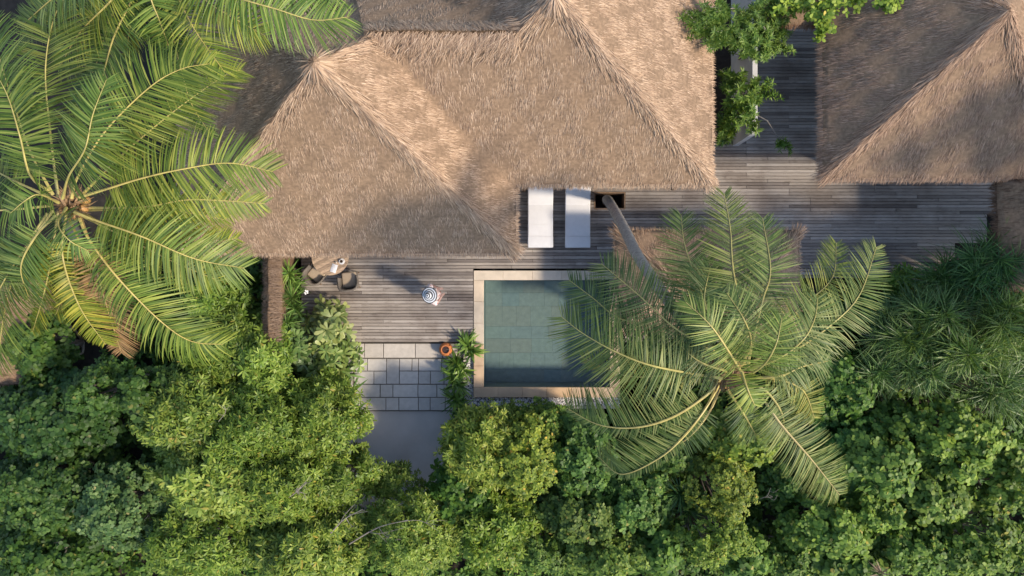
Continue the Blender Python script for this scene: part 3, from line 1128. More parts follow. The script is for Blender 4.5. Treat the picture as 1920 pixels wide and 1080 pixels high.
bx, by, _ = at(626, 503, 0.76)
book = empty('magazine', (bx, by, 0.7505), 'small white printed magazine lying on the round table', 'magazine', rz=R(-18))
link('pages', rounded_box(-0.078, 0.078, -0.115, 0.115, 0, 0.012, 0.003, 1), M['paper'], book, local=True)
for k in range(7):
    MB().box(-0.055, random.uniform(0.02, 0.06), 0.085 - k * 0.027, 0.088 - k * 0.027, 0.0121, 0.0126).build('printed_line', M['hatb' if k == 0 else 'wicker'], book, local=True)
cx_, cy_, _ = at(640.5, 490, 0.78)
cup = empty('coffee_cup', (cx_, cy_, 0.7505), 'pale cup of dark coffee on a saucer near the table rim', 'cup')
MB().lathe([(0, 0), (0.045, 0), (0.068, 0.012), (0.066, 0.016), (0.04, 0.007), (0, 0.007)], 24).build('saucer', M['ceramic'], cup, smooth=True, local=True)
MB().lathe([(0.0, 0.008), (0.026, 0.008), (0.042, 0.065), (0.038, 0.066), (0.032, 0.05), (0, 0.05)], 24).build('bowl', M['ceramic'], cup, smooth=True, local=True)
MB().lathe([(0.034, 0.0555), (0.0, 0.0555)], 20).build('coffee', M['coffee'], cup, local=True)
MB().tube([(0.036, 0.0, 0.055), (0.06, 0.006, 0.055), (0.062, 0.004, 0.03), (0.032, 0, 0.022)], 0.005, 6).build('handle', M['ceramic'], cup, local=True)
vx, vy, _ = at(630, 492, 0.78)
cup.scale = (1.25, 1.25, 1.2)
jar = empty('glass_jar', (vx, vy, 0.7505), 'tiny pale jar beside the coffee cup on the table', 'jar')
MB().lathe([(0, 0), (0.024, 0), (0.026, 0.045), (0.02, 0.055), (0, 0.055)], 16).build('jar_body', M['ceramic'], jar, smooth=True, local=True)
MB().lathe([(0, 0.066), (0.018, 0.066), (0.02, 0.056), (0, 0.056)], 14).build('lid', M['cushion'], jar, smooth=True, local=True)


def armchair(px, py, rz, label):
    x, y_, _ = at(px, py, 0.6)
    t = empty('armchair', (x, y_, 0), label, 'armchair', 'wicker armchairs at the round table', rz)
    # tub shell: open towards +y, rounded square in plan
    prof = []
    n = 30
    vs, fs = [], []
    for i in range(n + 1):
        u = i / n
        an = R(-205 + u * 230)
        # angle runs from front left round the back (-y) to front right
        cxv, syv = math.cos(an), math.sin(an)
        p = 3.2
        rad = (abs(cxv) ** p + abs(syv) ** p) ** (-1 / p)
        back = max(0.0, -syv)
        h = 0.60 + 0.14 * back
        for (ro, zo) in ((0.225, 0.33), (0.29, h), (0.245, h + 0.012), (0.20, 0.36)):
            vs.append((rad * ro * cxv, rad * ro * syv - 0.0, zo))
    for i in range(n):
        for k in range(4):
            a = i * 4 + k
            b = i * 4 + (k + 1) % 4
            fs.append((a, b, b + 4, a + 4))
    fs.append((0, 1, 2, 3))
    fs.append(tuple(n * 4 + k for k in (3, 2, 1, 0)))
    MB().add(vs, fs).build('shell', M['wicker'], t, smooth=True, local=True)
    link('seat', rounded_box(-0.235, 0.235, -0.22, 0.25, 0.30, 0.345, 0.03), M['wicker'], t, local=True)
    link('cushion', rounded_box(-0.20, 0.20, -0.17, 0.25, 0.347, 0.43, 0.05), M['cushion'], t, local=True)
    for sx in (-1, 1):
        for yy in (-0.17, 0.2):
            MB().tube([(sx * 0.17, yy, 0.305), (sx * 0.2, yy * 1.12, 0.0)], [0.02, 0.014], 8).build('leg', M['frame'], t, local=True)
    return t


armchair(589, 514, R(-40), 'wicker armchair with beige cushion left of the table, turned towards it')
armchair(652, 527, R(6), 'wicker armchair with beige cushion below the table, facing up to it')

# terracotta pot
qx, qy, _ = at(835, 656, 0.2)
pot = empty('terracotta_pot', (qx, qy, -0.15), 'round orange terracotta pot at the corner of the deck by the strappy plants', 'pot')
MB().lathe([(0, 0), (0.11, 0), (0.15, 0.05), (0.19, 0.17), (0.18, 0.27), (0.13, 0.33), (0.115, 0.34), (0.1, 0.335), (0.1, 0.28), (0.13, 0.24), (0, 0.24)], 36).build('pot_body', M['terracotta'], pot, smooth=True, local=True)
MB().lathe([(0.104, 0.285), (0, 0.287)], 24).build('dark_water', M['coffee'], pot, local=True)
MB().tube([(0.0, 0.0, 0.25), (0.06, 0.02, 0.4), (0.14, 0.03, 0.46)], 0.006, 6).build('dipper', M['cushion'], pot, local=True)


# ------------------------------------------------------------------ the person
def person():
    fx, fy = -2.14, -0.19
    t = empty('person', (fx, fy, 0), 'person in a striped sun hat and pink floral dress on the deck', 'person', rz=R(18))
    # local frame: facing +x, left is +y
    J = {}

    def j(n, co, r):
        J[n] = (co, r)
    j('pelvis', (0, 0, 0.92), 0.135)
    j('waist', (0.0, 0, 1.06), 0.105)
    j('chest', (0.01, 0, 1.24), 0.125)
    j('neckb', (0.0, 0, 1.37), 0.07)
    j('neck', (0.015, 0, 1.43), 0.048)
    j('head', (0.035, 0, 1.52), 0.085)
    j('crown', (0.03, 0, 1.60), 0.075)
    for s_, sd in ((1, 'l'), (-1, 'r')):
        j('sh' + sd, (0.0, s_ * 0.165, 1.335), 0.055)
        j('el' + sd, (0.085, s_ * 0.25, 1.11), 0.042)
        j('wr' + sd, (0.235, s_ * 0.14, 1.2), 0.03)
        j('pa' + sd, (0.285, s_ * 0.10, 1.225), 0.03)
        j('hp' + sd, (0.0, s_ * 0.085, 0.86), 0.095)
        j('kn' + sd, (0.015 + 0.03 * s_, s_ * 0.09, 0.47), 0.058)
        j('an' + sd, (-0.03 + 0.06 * s_, s_ * 0.09, 0.09), 0.038)
        j('fo' + sd, (0.08 + 0.06 * s_, s_ * 0.1, 0.035), 0.034)
        for k in range(4):
            b = s_ * (0.195 - k * 0.017 - 0.0)
            l0 = [0.062, 0.076, 0.08, 0.068][k]
            j('f%d%s' % (k, sd), (0.31, b - s_ * 0.085, 1.232), 0.0095)
            j('g%d%s' % (k, sd), (0.31 + l0 * 0.5, b - s_ * 0.095, 1.225), 0.0085)
            j('h%d%s' % (k, sd), (0.305 + l0 * 0.85, b - s_ * 0.1, 1.2), 0.007)
        j('t0' + sd, (0.265, s_ * 0.075, 1.225), 0.012)
        j('t1' + sd, (0.3, s_ * 0.045, 1.23), 0.009)
    names = list(J)
    E = [('pelvis', 'waist'), ('waist', 'chest'), ('chest', 'neckb'), ('neckb', 'neck'), ('neck', 'head'), ('head', 'crown')]
    for sd in 'lr':
        E += [('chest', 'sh' + sd), ('sh' + sd, 'el' + sd), ('el' + sd, 'wr' + sd), ('wr' + sd, 'pa' + sd), ('pelvis', 'hp' + sd), ('hp' + sd, 'kn' + sd), ('kn' + sd, 'an' + sd), ('an' + sd, 'fo' + sd), ('wr' + sd, 't0' + sd), ('t0' + sd, 't1' + sd)]
        for k in range(4):
            E += [('pa' + sd, 'f%d%s' % (k, sd)), ('f%d%s' % (k, sd), 'g%d%s' % (k, sd)), ('g%d%s' % (k, sd), 'h%d%s' % (k, sd))]
    me = bpy.data.meshes.new('body')
    me.from_pydata([J[n][0] for n in names], [(names.index(a), names.index(b)) for a, b in E], [])
    body = link('body', me, M['skin'], t, local=True)
    md = body.modifiers.new('skin', 'SKIN')
    md.use_smooth_shade = True
    lay = me.skin_vertices[0].data if me.skin_vertices else None
    if lay is None:
        bm = bmesh.new()
        bm.from_mesh(me)
        bm.verts.layers.skin.verify()
        bm.to_mesh(me)
        bm.free()
        lay = me.skin_vertices[0].data
    for i, n in enumerate(names):
        r = J[n][1]
        lay[i].radius = (r, r)
        lay[i].use_root = (n == 'pelvis')
    sb = body.modifiers.new('sub', 'SUBSURF')
    sb.levels = sb.render_levels = 2
    # face
    for s_ in (1, -1):
        MB().lathe([(0.0, -0.011), (0.010, -0.004), (0.010, 0.004), (0, 0.011)], 8, (0.108, s_ * 0.03, 1.53)).build('eye', M['hatb'], t, smooth=True, local=True)
        MB().lathe([(0.0, -0.028), (0.012, -0.01), (0.014, 0.012), (0, 0.026)], 8, (0.03, s_ * 0.082, 1.52)).build('ear', M['skin'], t, smooth=True, local=True)
    MB().tube([(0.112, 0, 1.54), (0.135, 0, 1.505), (0.112, 0, 1.497)], [0.007, 0.013, 0.008], 8).build('nose', M['skin'], t, smooth=True, local=True)
    MB().tube([(0.102, -0.024, 1.468), (0.112, 0, 1.466), (0.102, 0.024, 1.468)], [0.004, 0.007, 0.004], 6).build('mouth', M['dress'], t, smooth=True, local=True)
    # hair: a cap that falls to the shoulders behind
    hv = MB()
    prof = [(1.36, 0.06, -0.06), (1.42, 0.085, -0.045), (1.5, 0.1, -0.015), (1.57, 0.1, 0.0), (1.63, 0.06, 0.01), (1.65, 0.0, 0.01)]
    n = 18
    base = len(hv.v)
    for z_, r_, o_ in prof:
        for k in range(n):
            an = R(70 + 220 * k / (n - 1))
            hv.v.append((o_ + 0.02 + r_ * math.cos(an), r_ * math.sin(an), z_))
    for i in range(len(prof) - 1):
        for k in range(n - 1):
            hv.f.append((i * n + k, i * n + k + 1, (i + 1) * n + k + 1, (i + 1) * n + k))
    h = hv.build('hair', M['hair'], t, smooth=True, local=True)
    h.modifiers.new('solid', 'SOLIDIFY').thickness = 0.02
    # dress
    dv = MB()
    prof = [(0.62, 0.25, 0.22), (0.75, 0.215, 0.185), (0.92, 0.185, 0.16), (1.06, 0.135, 0.12), (1.18, 0.155, 0.14), (1.28, 0.17, 0.135), (1.345, 0.155, 0.11)]
    n = 36
    for z_, ry, rx in prof:
        for k in range(n):
            an = 2 * math.pi * k / n
            fl = 1 + (0.06 * math.cos(an * 9) if z_ < 0.8 else 0.0)
            dv.v.append((rx * fl * math.cos(an), ry * fl * math.sin(an), z_))
    for i in range(len(prof) - 1):
        for k in range(n):
            k2 = (k + 1) % n
            dv.f.append((i * n + k, i * n + k2, (i + 1) * n + k2, (i + 1) * n + k))
    d = dv.build('dress', M['dress'], t, smooth=True, local=True)
    d.modifiers.new('solid', 'SOLIDIFY').thickness = 0.01
    for s_ in (1, -1):
        sl_ = MB().tube([(0, s_ * 0.13, 1.345), (0.02, s_ * 0.185, 1.30), (0.05, s_ * 0.215, 1.235), (0.062, s_ * 0.228, 1.2)], [0.06, 0.072, 0.076, 0.082], 12, False)
        sl_.build('sleeve', M['dress'], t, smooth=True, local=True)
    # hat with black and white rings, tipped back
    hat = bpy.data.objects.new('sun_hat', MB().lathe([(0.0, 0.128), (0.022, 0.127)], 36).mesh('sun_hat', True))
    COL.objects.link(hat)
    hat.data.materials.append(M['hatb'])
    hat.parent = t
    hat.location = (0.005, 0, 1.585)
    hat.rotation_euler = (0, R(-17), 0)
    prof = [(0.022, 0.127), (0.048, 0.118), (0.070, 0.1), (0.09, 0.05), (0.108, 0.004), (0.136, -0.002), (0.158, -0.008), (0.192, -0.015), (0.214, -0.022)]
    for i in range(len(prof) - 1):
        a, b = prof[i], prof[i + 1]
        MB().lathe([a, b, (b[0], b[1] - 0.006), (a[0], a[1] - 0.006), a], 44).build('white_band' if i % 2 == 0 else 'black_band', M['hatw' if i % 2 == 0 else 'hatb'], hat, smooth=False, local=True)
    return t


person()


# ------------------------------------------------------------------ palms
def catmull(pts, n):
    pts = np.array(pts, float)
    P0 = np.vstack([2 * pts[0] - pts[1], pts, 2 * pts[-1] - pts[-2]])
    seg = np.linalg.norm(np.diff(pts, axis=0), axis=1)
    cum = np.concatenate([[0], np.cumsum(seg)])
    out = []
    for s in np.linspace(0, cum[-1], n):
        i = min(np.searchsorted(cum, s, side='right') - 1, len(seg) - 1)
        u = (s - cum[i]) / seg[i]
        a, b, c, d = P0[i], P0[i + 1], P0[i + 2], P0[i + 3]
        out.append(0.5 * ((2 * b) + (-a + c) * u + (2 * a - 5 * b + 4 * c - d) * u * u + (-a + 3 * b - 3 * c + d) * u ** 3))
    return np.array(out)


def frond(parent, pts, hl=0.6, col=(1, 1, 1), roll=0.0, droop=0.3, bare=0.17, pitch=0.045, wl=(0.022, 0.032), vee=0.22, rad=0.016, dead=None, sides=(1, 1), rcol=(1, 1, 1), fold=0.0):
    """pts: world points along the midrib; hl the longest leaflet"""
    C = catmull(pts, 60)
    ln = np.linalg.norm(np.diff(C, axis=0), axis=1).sum()
    nl = max(12, int(ln * (1 - bare) / pitch))
    parts = []
    cum = np.concatenate([[0], np.cumsum(np.linalg.norm(np.diff(C, axis=0), axis=1))]) / ln
    T_all = unit(np.gradient(C, axis=0))
    for si, sd in enumerate((1, -1)):
        s = bare + (1 - bare) * (np.arange(nl) + rng.uniform(0, 0.8, nl)) / nl
        s = np.clip(s, 0, 0.995)
        P = np.stack([np.interp(s, cum, C[:, k]) for k in range(3)], -1)
        T = unit(np.stack([np.interp(s, cum, T_all[:, k]) for k in range(3)], -1))
        up = np.array([[0, 0, 1.0]])
        U = unit(up - T * (T * up).sum(-1, keepdims=True))
        S = np.cross(T, U) * sd
        rl = roll * sd
        S2 = S * math.cos(rl) - U * math.sin(rl)
        U2 = U * math.cos(rl) + S * math.sin(rl)
        u = (s - bare) / (1 - bare)
        prof = np.interp(u, [0, 0.08, 0.3, 0.6, 0.85, 1.0], [0.6, 0.82, 1.0, 0.97, 0.74, 0.36])
        ang = np.interp(u, [0, 0.3, 0.7, 1], [0.12, 0.26, 0.46, 0.85]) + rng.normal(0, 0.05, nl) + fold
        clump = np.sin(u * 40 + rng.uniform(0, 6)) * 0.05
        v = vee + rng.normal(0, 0.06, nl)
        D = unit(S2 * np.cos(ang + clump)[:, None] + T * np.sin(ang + clump)[:, None] + U2 * v[:, None])
        N = unit(U2 - D * (D * U2).sum(-1, keepdims=True) + rng.normal(0, 0.16, (nl, 3)))
        L = hl * prof * rng.uniform(0.86, 1.08, nl) * sides[si]
        gone = (rng.uniform(0, 1, nl) > 0.04) & (np.sin(u * 23 + rng.uniform(0, 6.28)) > -0.985)
        gr = droop * rng.uniform(0.6, 1.4, nl)
        parts.append(strips(P[gone], D[gone], N[gone], L[gone], rng.uniform(wl[0], wl[1], gone.sum()) * (0.75 + 0.25 * prof[gone]), [(0, 0.55), (0.25, 1), (0.55, 0.9), (0.82, 0.5), (1, 0.06)], 0.0, gr[gone]))
    V, Q = join(parts)
    f = link('frond', np_mesh('frond', V, Q), M['dry'] if dead else M['palm'], parent, col)
    rr = np.interp(np.linspace(0, 1, 30), [0, 0.15, 0.5, 1], [1.9, 1.25, 0.8, 0.25]) * rad
    Cr = catmull(pts, 30)
    Cr[:, 2] += 0.012
    MB().tube([tuple(p) for p in Cr], list(rr), 6).build('rachis', M['rachis'], f, rcol)
    return f


def palm(name, label, crown, trunk_pts, trunk_r, fronds, group='coconut palms', tint=(1, 1, 1), pitch=0.025, wl=(0.021, 0.03), fill=0, flen=2.6, arc=(0, 360)):
    c = np.array(crown, float)
    t = empty(name, trunk_pts[0], label, 'palm tree', group)
    tp = catmull(trunk_pts, 60)
    k = np.arange(60)
    rr = np.interp(k / 59, [0, 0.08, 0.5, 1], [1.35, 1.0, 0.92, 0.8]) * trunk_r * (1 + 0.05 * (k % 2))
    MB().tube([tuple(p) for p in tp], list(rr), 14).build('trunk', M['trunk'], t, smooth=True)
    # fibrous heart
    n = 260
    az = rng.uniform(0, 6.28, n)
    el = rng.uniform(-0.2, 1.2, n)
    D = np.stack([np.cos(az) * np.cos(el), np.sin(az) * np.cos(el), np.sin(el)], -1)
    P = c + rng.normal(0, 0.06, (n, 3)) + np.array([0, 0, -0.22])
    N = unit(np.cross(D, np.array([0, 0, 1.0])) + np.array([0, 0, 0.8]))
    N = unit(N - D * (N * D).sum(-1, keepdims=True))
    V, Q = strips(P, D, N, rng.uniform(0.2, 0.42, n), rng.uniform(0.02, 0.05, n), BLADE, 0.2)
    link('fibre', np_mesh('fibre', V, Q), M['husk'], t)
    for q in range(6):
        a = q * 1.1 + 0.4
        r0 = 0.21
        p = c + np.array([math.cos(a) * r0, math.sin(a) * r0, -0.3 + 0.06 * (q % 2)])
        MB().lathe([(0, -0.10), (0.05, -0.085), (0.082, -0.02), (0.075, 0.05), (0.04, 0.1), (0, 0.115)], 12, tuple(p)).build('coconut', M['coconut'], t, smooth=True)
    # older fronds underneath that fill the crown
    for q in range(fill):
        a = R(arc[0] + (arc[1] - arc[0]) * (q + 0.35 * random.random()) / fill)
        ln = flen * random.uniform(0.8, 1.1)
        d = np.array([math.cos(a), math.sin(a), 0])
        sd = np.array([-math.sin(a), math.cos(a), 0]) * random.uniform(-0.3, 0.3)
        pts = [c + d * 0.15 + np.array([0, 0, -0.3]), c + d * ln * 0.4 + sd * 0.3 + np.array([0, 0, -0.25]), c + d * ln * 0.75 + sd + np.array([0, 0, -0.7]), c + d * ln + sd * 1.8 + np.array([0, 0, -1.4])]
        k_ = random.choice([(0.75, 0.82, 0.75), (0.85, 0.9, 0.75), (1.0, 0.95, 0.7)])
        frond(t, pts, hl=0.5 * flen ** 0.4, col=tuple(x_ * y_ for x_, y_ in zip(k_, tint)), pitch=pitch, wl=wl, droop=0.5)
    for fd in fronds:
        path, opt = fd[0], dict(fd[1])
        rise = opt.pop('rise', 0.35)
        drop = opt.pop('drop', 1.0)
        zb = opt.pop('zb', 0.0)
        pp = np.array(path, float)
        seg = np.concatenate([[0], np.cumsum(np.linalg.norm(np.diff(pp, axis=0), axis=1))])
        s = seg / seg[-1]
        zz = c[2] + zb + rise * np.sin(np.minimum(s, 0.8) / 0.8 * math.pi * 0.62) - drop * s ** 2.2
        pts = [at(x, y_, z_) for (x, y_), z_ in zip(path, zz)]
        c0 = opt.get('col', (1, 1, 1))
        opt.setdefault('pitch', pitch)
        opt.setdefault('wl', wl)
        opt['col'] = tuple(a * b for a, b in zip(c0, tint))
        frond(t, pts, **opt)
    return t


G1 = (1.0, 1.0, 1.0)
GY = (1.45, 1.25, 0.75)
GD = (0.72, 0.82, 0.8)
GB = (0.9, 1.02, 1.1)

# left palm
zc = 7.2
C1 = at(122, 380, zc)
base = at(150, 470, 0)
fr1 = [
    # low and hidden ones first
    ([(110, 395), (90, 520), (62, 622)], dict(hl=0.55, zb=-0.55, drop=1.6, col=GY, sides=(0.5, 0.8))),
    ([(125, 400), (118, 480), (150, 575), (198, 645)], dict(hl=0.62, zb=-0.5, drop=1.8, col=(1.5, 1.2, 0.7), roll=-0.5, sides=(0.7, 1.0))),
    ([(150, 400), (170, 460), (192, 545), (228, 662)], dict(hl=0.6, zb=-0.55, drop=2.2, col=(1.0, 0.85, 0.7), dead=True, roll=-0.2, rcol=(1.1, 0.9, 1.2))),
    ([(100, 395), (60, 450), (15, 515), (-25, 590)], dict(hl=0.75, zb=-0.3, drop=1.5, col=G1)),
    ([(90, 400), (40, 480), (10, 580), (-5, 690)], dict(hl=0.75, zb=-0.6, drop=2.4, col=(1.1, 1.1, 0.85))),
    ([(100, 385), (40, 392), (-40, 400), (-110, 430)], dict(hl=0.8, zb=-0.2, drop=1.2, col=GB)),
    ([(95, 370), (40, 345), (-20, 318), (-90, 310)], dict(hl=0.8, zb=0.0, drop=1.0, col=G1)),
    ([(150, 370), (220, 300), (270, 255), (345, 195), (425, 140), (452, 132)], dict(hl=0.7, zb=-0.5, drop=1.2, col=(1.05, 1.0, 0.9))),
    ([(110, 370), (95, 250), (86, 130), (102, 35), (135, -25)], dict(hl=0.95, zb=-0.05, rise=0.5, drop=0.9, col=G1, bare=0.3)),
    ([(150, 390), (270, 388), (350, 375), (430, 377), (497, 382)], dict(hl=0.55, zb=-0.3, drop=0.9, col=(1.3, 1.2, 0.75), roll=0.3)),
    ([(150, 395), (290, 392), (360, 400), (422, 412)], dict(hl=0.55, zb=-0.55, drop=1.1, col=GY, roll=-0.4)),
    ([(145, 400), (235, 445), (330, 493), (412, 527)], dict(hl=0.6, zb=-0.45, drop=1.4, col=(1.35, 1.2, 0.75), roll=-0.2)),
    ([(150, 395), (200, 420), (300, 440), (380, 455), (445, 447)], dict(hl=0.5, zb=-0.7, drop=1.5, col=GY)),
    ([(100, 365), (60, 290), (28, 200), (0, 110), (-15, 40)], dict(hl=0.75, zb=0.15, rise=0.8, drop=0.5, col=GB)),
    ([(95, 360), (58, 330), (38, 255), (15, 180), (-12, 130)], dict(hl=0.7, zb=0.25, rise=1.0, drop=0.3, col=(0.95, 1.0, 0.95))),
    ([(105, 405), (70, 440), (40, 500), (55, 560)], dict(hl=0.7, zb=0.1, drop=1.2, col=GB)),
    ([(130, 410), (150, 465), (130, 530), (105, 590)], dict(hl=0.55, zb=-0.75, drop=1.5, col=(1.4, 1.2, 0.7))),
    ([(150, 370), (200, 355), (265, 335), (340, 318), (430, 306), (512, 322)], dict(hl=0.8, zb=0.1, drop=0.9, col=(1.12, 1.08, 0.9), rcol=(1.1, 1.05, 1))),
    ([(135, 372), (145, 335), (195, 250), (280, 165), (340, 130), (392, 120)], dict(hl=0.95, zb=0.15, rise=0.6, drop=0.8, col=(1.05, 1.05, 0.92), rcol=(1.1, 1.05, 1))),
    ([(140, 398), (185, 415), (265, 443), (365, 485), (458, 503)], dict(hl=0.8, zb=0.05, drop=1.1, col=(1.0, 1.05, 0.95), rcol=(1.1, 1.05, 1))),
    ([(150, 410), (168, 450), (225, 525), (305, 605), (360, 640), (418, 646)], dict(hl=0.8, zb=-0.1, drop=1.6, col=(1.1, 1.1, 0.85), rcol=(1.15, 1.05, 1), droop=0.7)),
    ([(118, 372), (130, 330), (160, 280), (175, 215), (200, 150)], dict(hl=0.7, zb=0.3, rise=1.1, drop=0.0, col=GB)),
    ([(125, 390), (110, 420), (130, 450), (165, 470)], dict(hl=0.45, zb=0.35, rise=0.8, drop=0.3, col=GB, pitch=0.03)),
    ([(110, 380), (75, 365), (50, 375), (20, 400)], dict(hl=0.5, zb=0.4, rise=0.9, drop=0.1, col=GB)),
]
palm('coconut_palm', 'large coconut palm at the left edge with yellow ribs and one dead brown frond tip', C1, [base, at(140, 440, 2.5), at(128, 400, 5), C1 + np.array([0, 0, -0.35])], 0.15, fr1, tint=(1.05, 0.97, 0.74), pitch=0.026, wl=(0.023, 0.032), fill=0)

# palm above the top edge
z2 = 7.6
C2 = at(285, -85, z2)
fr2 = [
    ([(285, -80), (330, -10), (368, 60), (422, 136)], dict(hl=0.62, zb=-0.4, drop=1.3, col=(1.3, 1.15, 0.7))),
    ([(280, -80), (282, -10), (300, 40), (320, 95)], dict(hl=0.62, zb=-0.3, drop=1.0, col=(1.1, 1.1, 0.8))),
    ([(290, -75), (340, 130), (362, 200), (400, 258)], dict(hl=0.5, zb=-0.8, drop=1.5, col=GD, sides=(0.8, 0.8))),
    ([(300, -80), (385, 0), (440, 35), (498, 68)], dict(hl=0.62, zb=-0.2, drop=1.2, col=(1.45, 1.25, 0.65))),
    ([(310, -85), (420, -15), (520, 18), (590, 38), (655, 32)], dict(hl=0.75, zb=0.1, drop=1.0, col=(1.1, 1.15, 0.85))),
    ([(310, -90), (460, -50), (560, -20), (640, -2)], dict(hl=0.7, zb=0.0, drop=0.9, col=(1.1, 1.15, 0.85))),
    ([(275, -80), (210, 0), (150, 62), (110, 130)], dict(hl=0.65, zb=-0.4, drop=1.6, col=GY)),
    ([(278, -75), (248, 0), (214, 70), (190, 155), (160, 250)], dict(hl=0.6, zb=-0.6, drop=1.6, col=GD)),
    ([(275, -75), (258, 0), (243, 60), (238, 115)], dict(hl=0.5, zb=-0.7, drop=1.4, col=GY)),
    ([(270, -85), (190, -50), (110, -10), (40, 50)], dict(hl=0.7, zb=0.0, drop=1.2, col=G1)),
    ([(280, -70), (300, 40), (330, 130), (350, 215)], dict(hl=0.5, zb=-1.1, drop=1.8, col=GD)),
    ([(265, -70), (205, 40), (185, 110), (140, 210)], dict(hl=0.6, zb=-1.0, drop=1.6, col=GD)),
]
palm('coconut_palm', 'coconut palm at the top edge whose crown lies mostly outside the picture', C2, [at(300, 20, GZ), at(295, -20, 3), C2 + np.array([0, 0, -0.3])], 0.15, fr2)


# leaning palm over the pool
def z3(x, y):
    return (1020 + x / 1.8625, 360 + y / 1.8625)


z3c = 8.4
C3 = at(1368, 700, z3c)
pv = lambda *p: [z3(*q) for q in p]
fr3 = [
    (pv((640, 640), (440, 640), (280, 640), (130, 575)), dict(hl=0.47, zb=-0.5, drop=1.2, col=(1.5, 1.2, 0.8), sides=(1, 0.6))),
    (pv((690, 655), (790, 650), (900, 690), (945, 790)), dict(hl=0.43, zb=-0.4, drop=1.1, col=(1.4, 1.2, 0.75))),
    (pv((690, 660), (760, 720), (830, 815), (930, 930), (1032, 1058)), dict(hl=0.59, zb=-0.2, drop=1.7, col=(1.15, 1.1, 0.9), rcol=(1, 0.95, 1.3))),
    (pv((700, 655), (780, 700), (835, 790), (825, 885)), dict(hl=0.52, zb=-0.1, drop=1.0, col=(1.2, 1.15, 1.0), droop=0.9)),
    (pv((640, 690), (700, 780), (740, 850)), dict(hl=0.47, zb=-0.3, drop=0.8, col=GD)),
    (pv((640, 620), (520, 530), (390, 470), (260, 440), (170, 370), (88, 308)), dict(hl=0.59, zb=-0.3, drop=1.0, col=GD)),
    (pv((660, 610), (560, 540), (450, 470), (330, 360), (200, 250)), dict(hl=0.65, zb=-0.1, drop=0.9, col=(0.95, 0.98, 0.9))),
    (pv((640, 600), (600, 480), (530, 300), (490, 180), (478, 80)), dict(hl=0.65, zb=-0.3, drop=0.9, col=(1.0, 1.02, 0.85))),
    (pv((700, 600), (700, 480), (660, 270), (650, 130), (628, 5)), dict(hl=0.63, zb=-0.1, drop=0.9, col=(1.15, 1.1, 0.85))),
    (pv((710, 600), (740, 470), (765, 370), (790, 270), (762, 90)), dict(hl=0.59, zb=0.0, drop=0.8, col=(1.0, 1.05, 0.9))),
    (pv((730, 600), (830, 470), (900, 400), (1005, 300), (1020, 178)), dict(hl=0.52, zb=-0.5, drop=0.9, col=(1.3, 1.2, 0.75))),
    (pv((730, 610), (860, 560), (1000, 465), (1100, 360), (1160, 192)), dict(hl=0.59, zb=-0.3, drop=0.9, col=(1.1, 1.08, 0.9))),
    (pv((720, 620), (820, 580), (905, 515), (945, 440), (955, 370)), dict(hl=0.66, zb=0.15, rise=0.6, drop=0.4, col=(1.0, 1.02, 0.9))),
    (pv((690, 600), (722, 530), (700, 450), (640, 355)), dict(hl=0.57, zb=0.2, rise=0.9, drop=0.1, col=(0.95, 1.02, 0.85))),
    (pv((660, 600), (600, 470), (560, 380), (580, 260)), dict(hl=0.62, zb=-0.2, rise=0.5, drop=0.4, col=GD)),
    (pv((620, 650), (450, 622), (340, 595), (230, 548), (130, 490), (60, 435)), dict(hl=0.74, zb=0.0, rise=0.5, drop=1.0, col=(1.12, 1.12, 0.95), rcol=(1.05, 1.05, 1))),
    (pv((612, 655), (565, 710), (450, 785), (320, 822), (190, 812), (80, 755)), dict(hl=0.74, zb=-0.1, rise=0.4, drop=1.0, col=(1.1, 1.1, 0.9), roll=0.25, sides=(1.1, 0.3), rcol=(1.15, 1.1, 1.1), rad=0.019)),
    (pv((615, 660), (560, 760), (490, 850), (400, 930), (270, 985), (190, 925)), dict(hl=0.66, zb=-0.35, rise=0.3, drop=1.2, col=(1.05, 1.05, 0.85), roll=0.2, sides=(1.1, 0.25), rcol=(1.15, 1.1, 1.1), rad=0.019)),
    (pv((620, 662), (575, 770), (500, 860), (420, 900)), dict(hl=0.38, zb=-0.5, rise=0.2, drop=1.0, col=GD, rcol=(1.25, 1.15, 1.4), rad=0.019, bare=0.3)),
    (pv((695, 640), (640, 550), (580, 465), (495, 385)), dict(hl=0.52, zb=0.3, rise=1.0, drop=0.1, col=(1.35, 1.35, 1.0), fold=0.25, rcol=(1.25, 1.2, 1.3))),
    (pv((715, 640), (770, 600), (810, 530), (830, 440)), dict(hl=0.57, zb=0.35, rise=0.9, drop=0.0, col=(1.1, 1.2, 0.7))),
    (pv((690, 630), (700, 660), (715, 700), (735, 745)), dict(hl=0.38, zb=0.5, rise=0.2, drop=0.2, col=(1.3, 1.3, 0.7), pitch=0.012, bare=0.05)),
    (pv((650, 630), (560, 600), (500, 560), (450, 500)), dict(hl=0.57, zb=-0.15, rise=0.5, drop=0.4, col=GD)),
    (pv((740, 650), (830, 640), (900, 610), (990, 590)), dict(hl=0.52, zb=-0.1, rise=0.3, drop=0.8, col=(0.95, 1.0, 1.0))),
]
trunk3 = [at(1140, 378, -0.55), at(1138, 374, 0.7), at(1143, 380, 1.8), at(1157, 404, 3.2), at(1176, 440, 4.4), at(1196, 480, 5.4), at(1250, 560, 6.8), at(1330, 665, 7.8), C3 + np.array([0, 0, -0.3])]
palm('coconut_palm', 'leaning coconut palm rising from the square deck pit and spreading over the pool', C3, trunk3, 0.125, fr3, tint=(1.08, 0.96, 1.25), pitch=0.021, wl=(0.015, 0.021), fill=5, flen=2.0, arc=(10, 190))


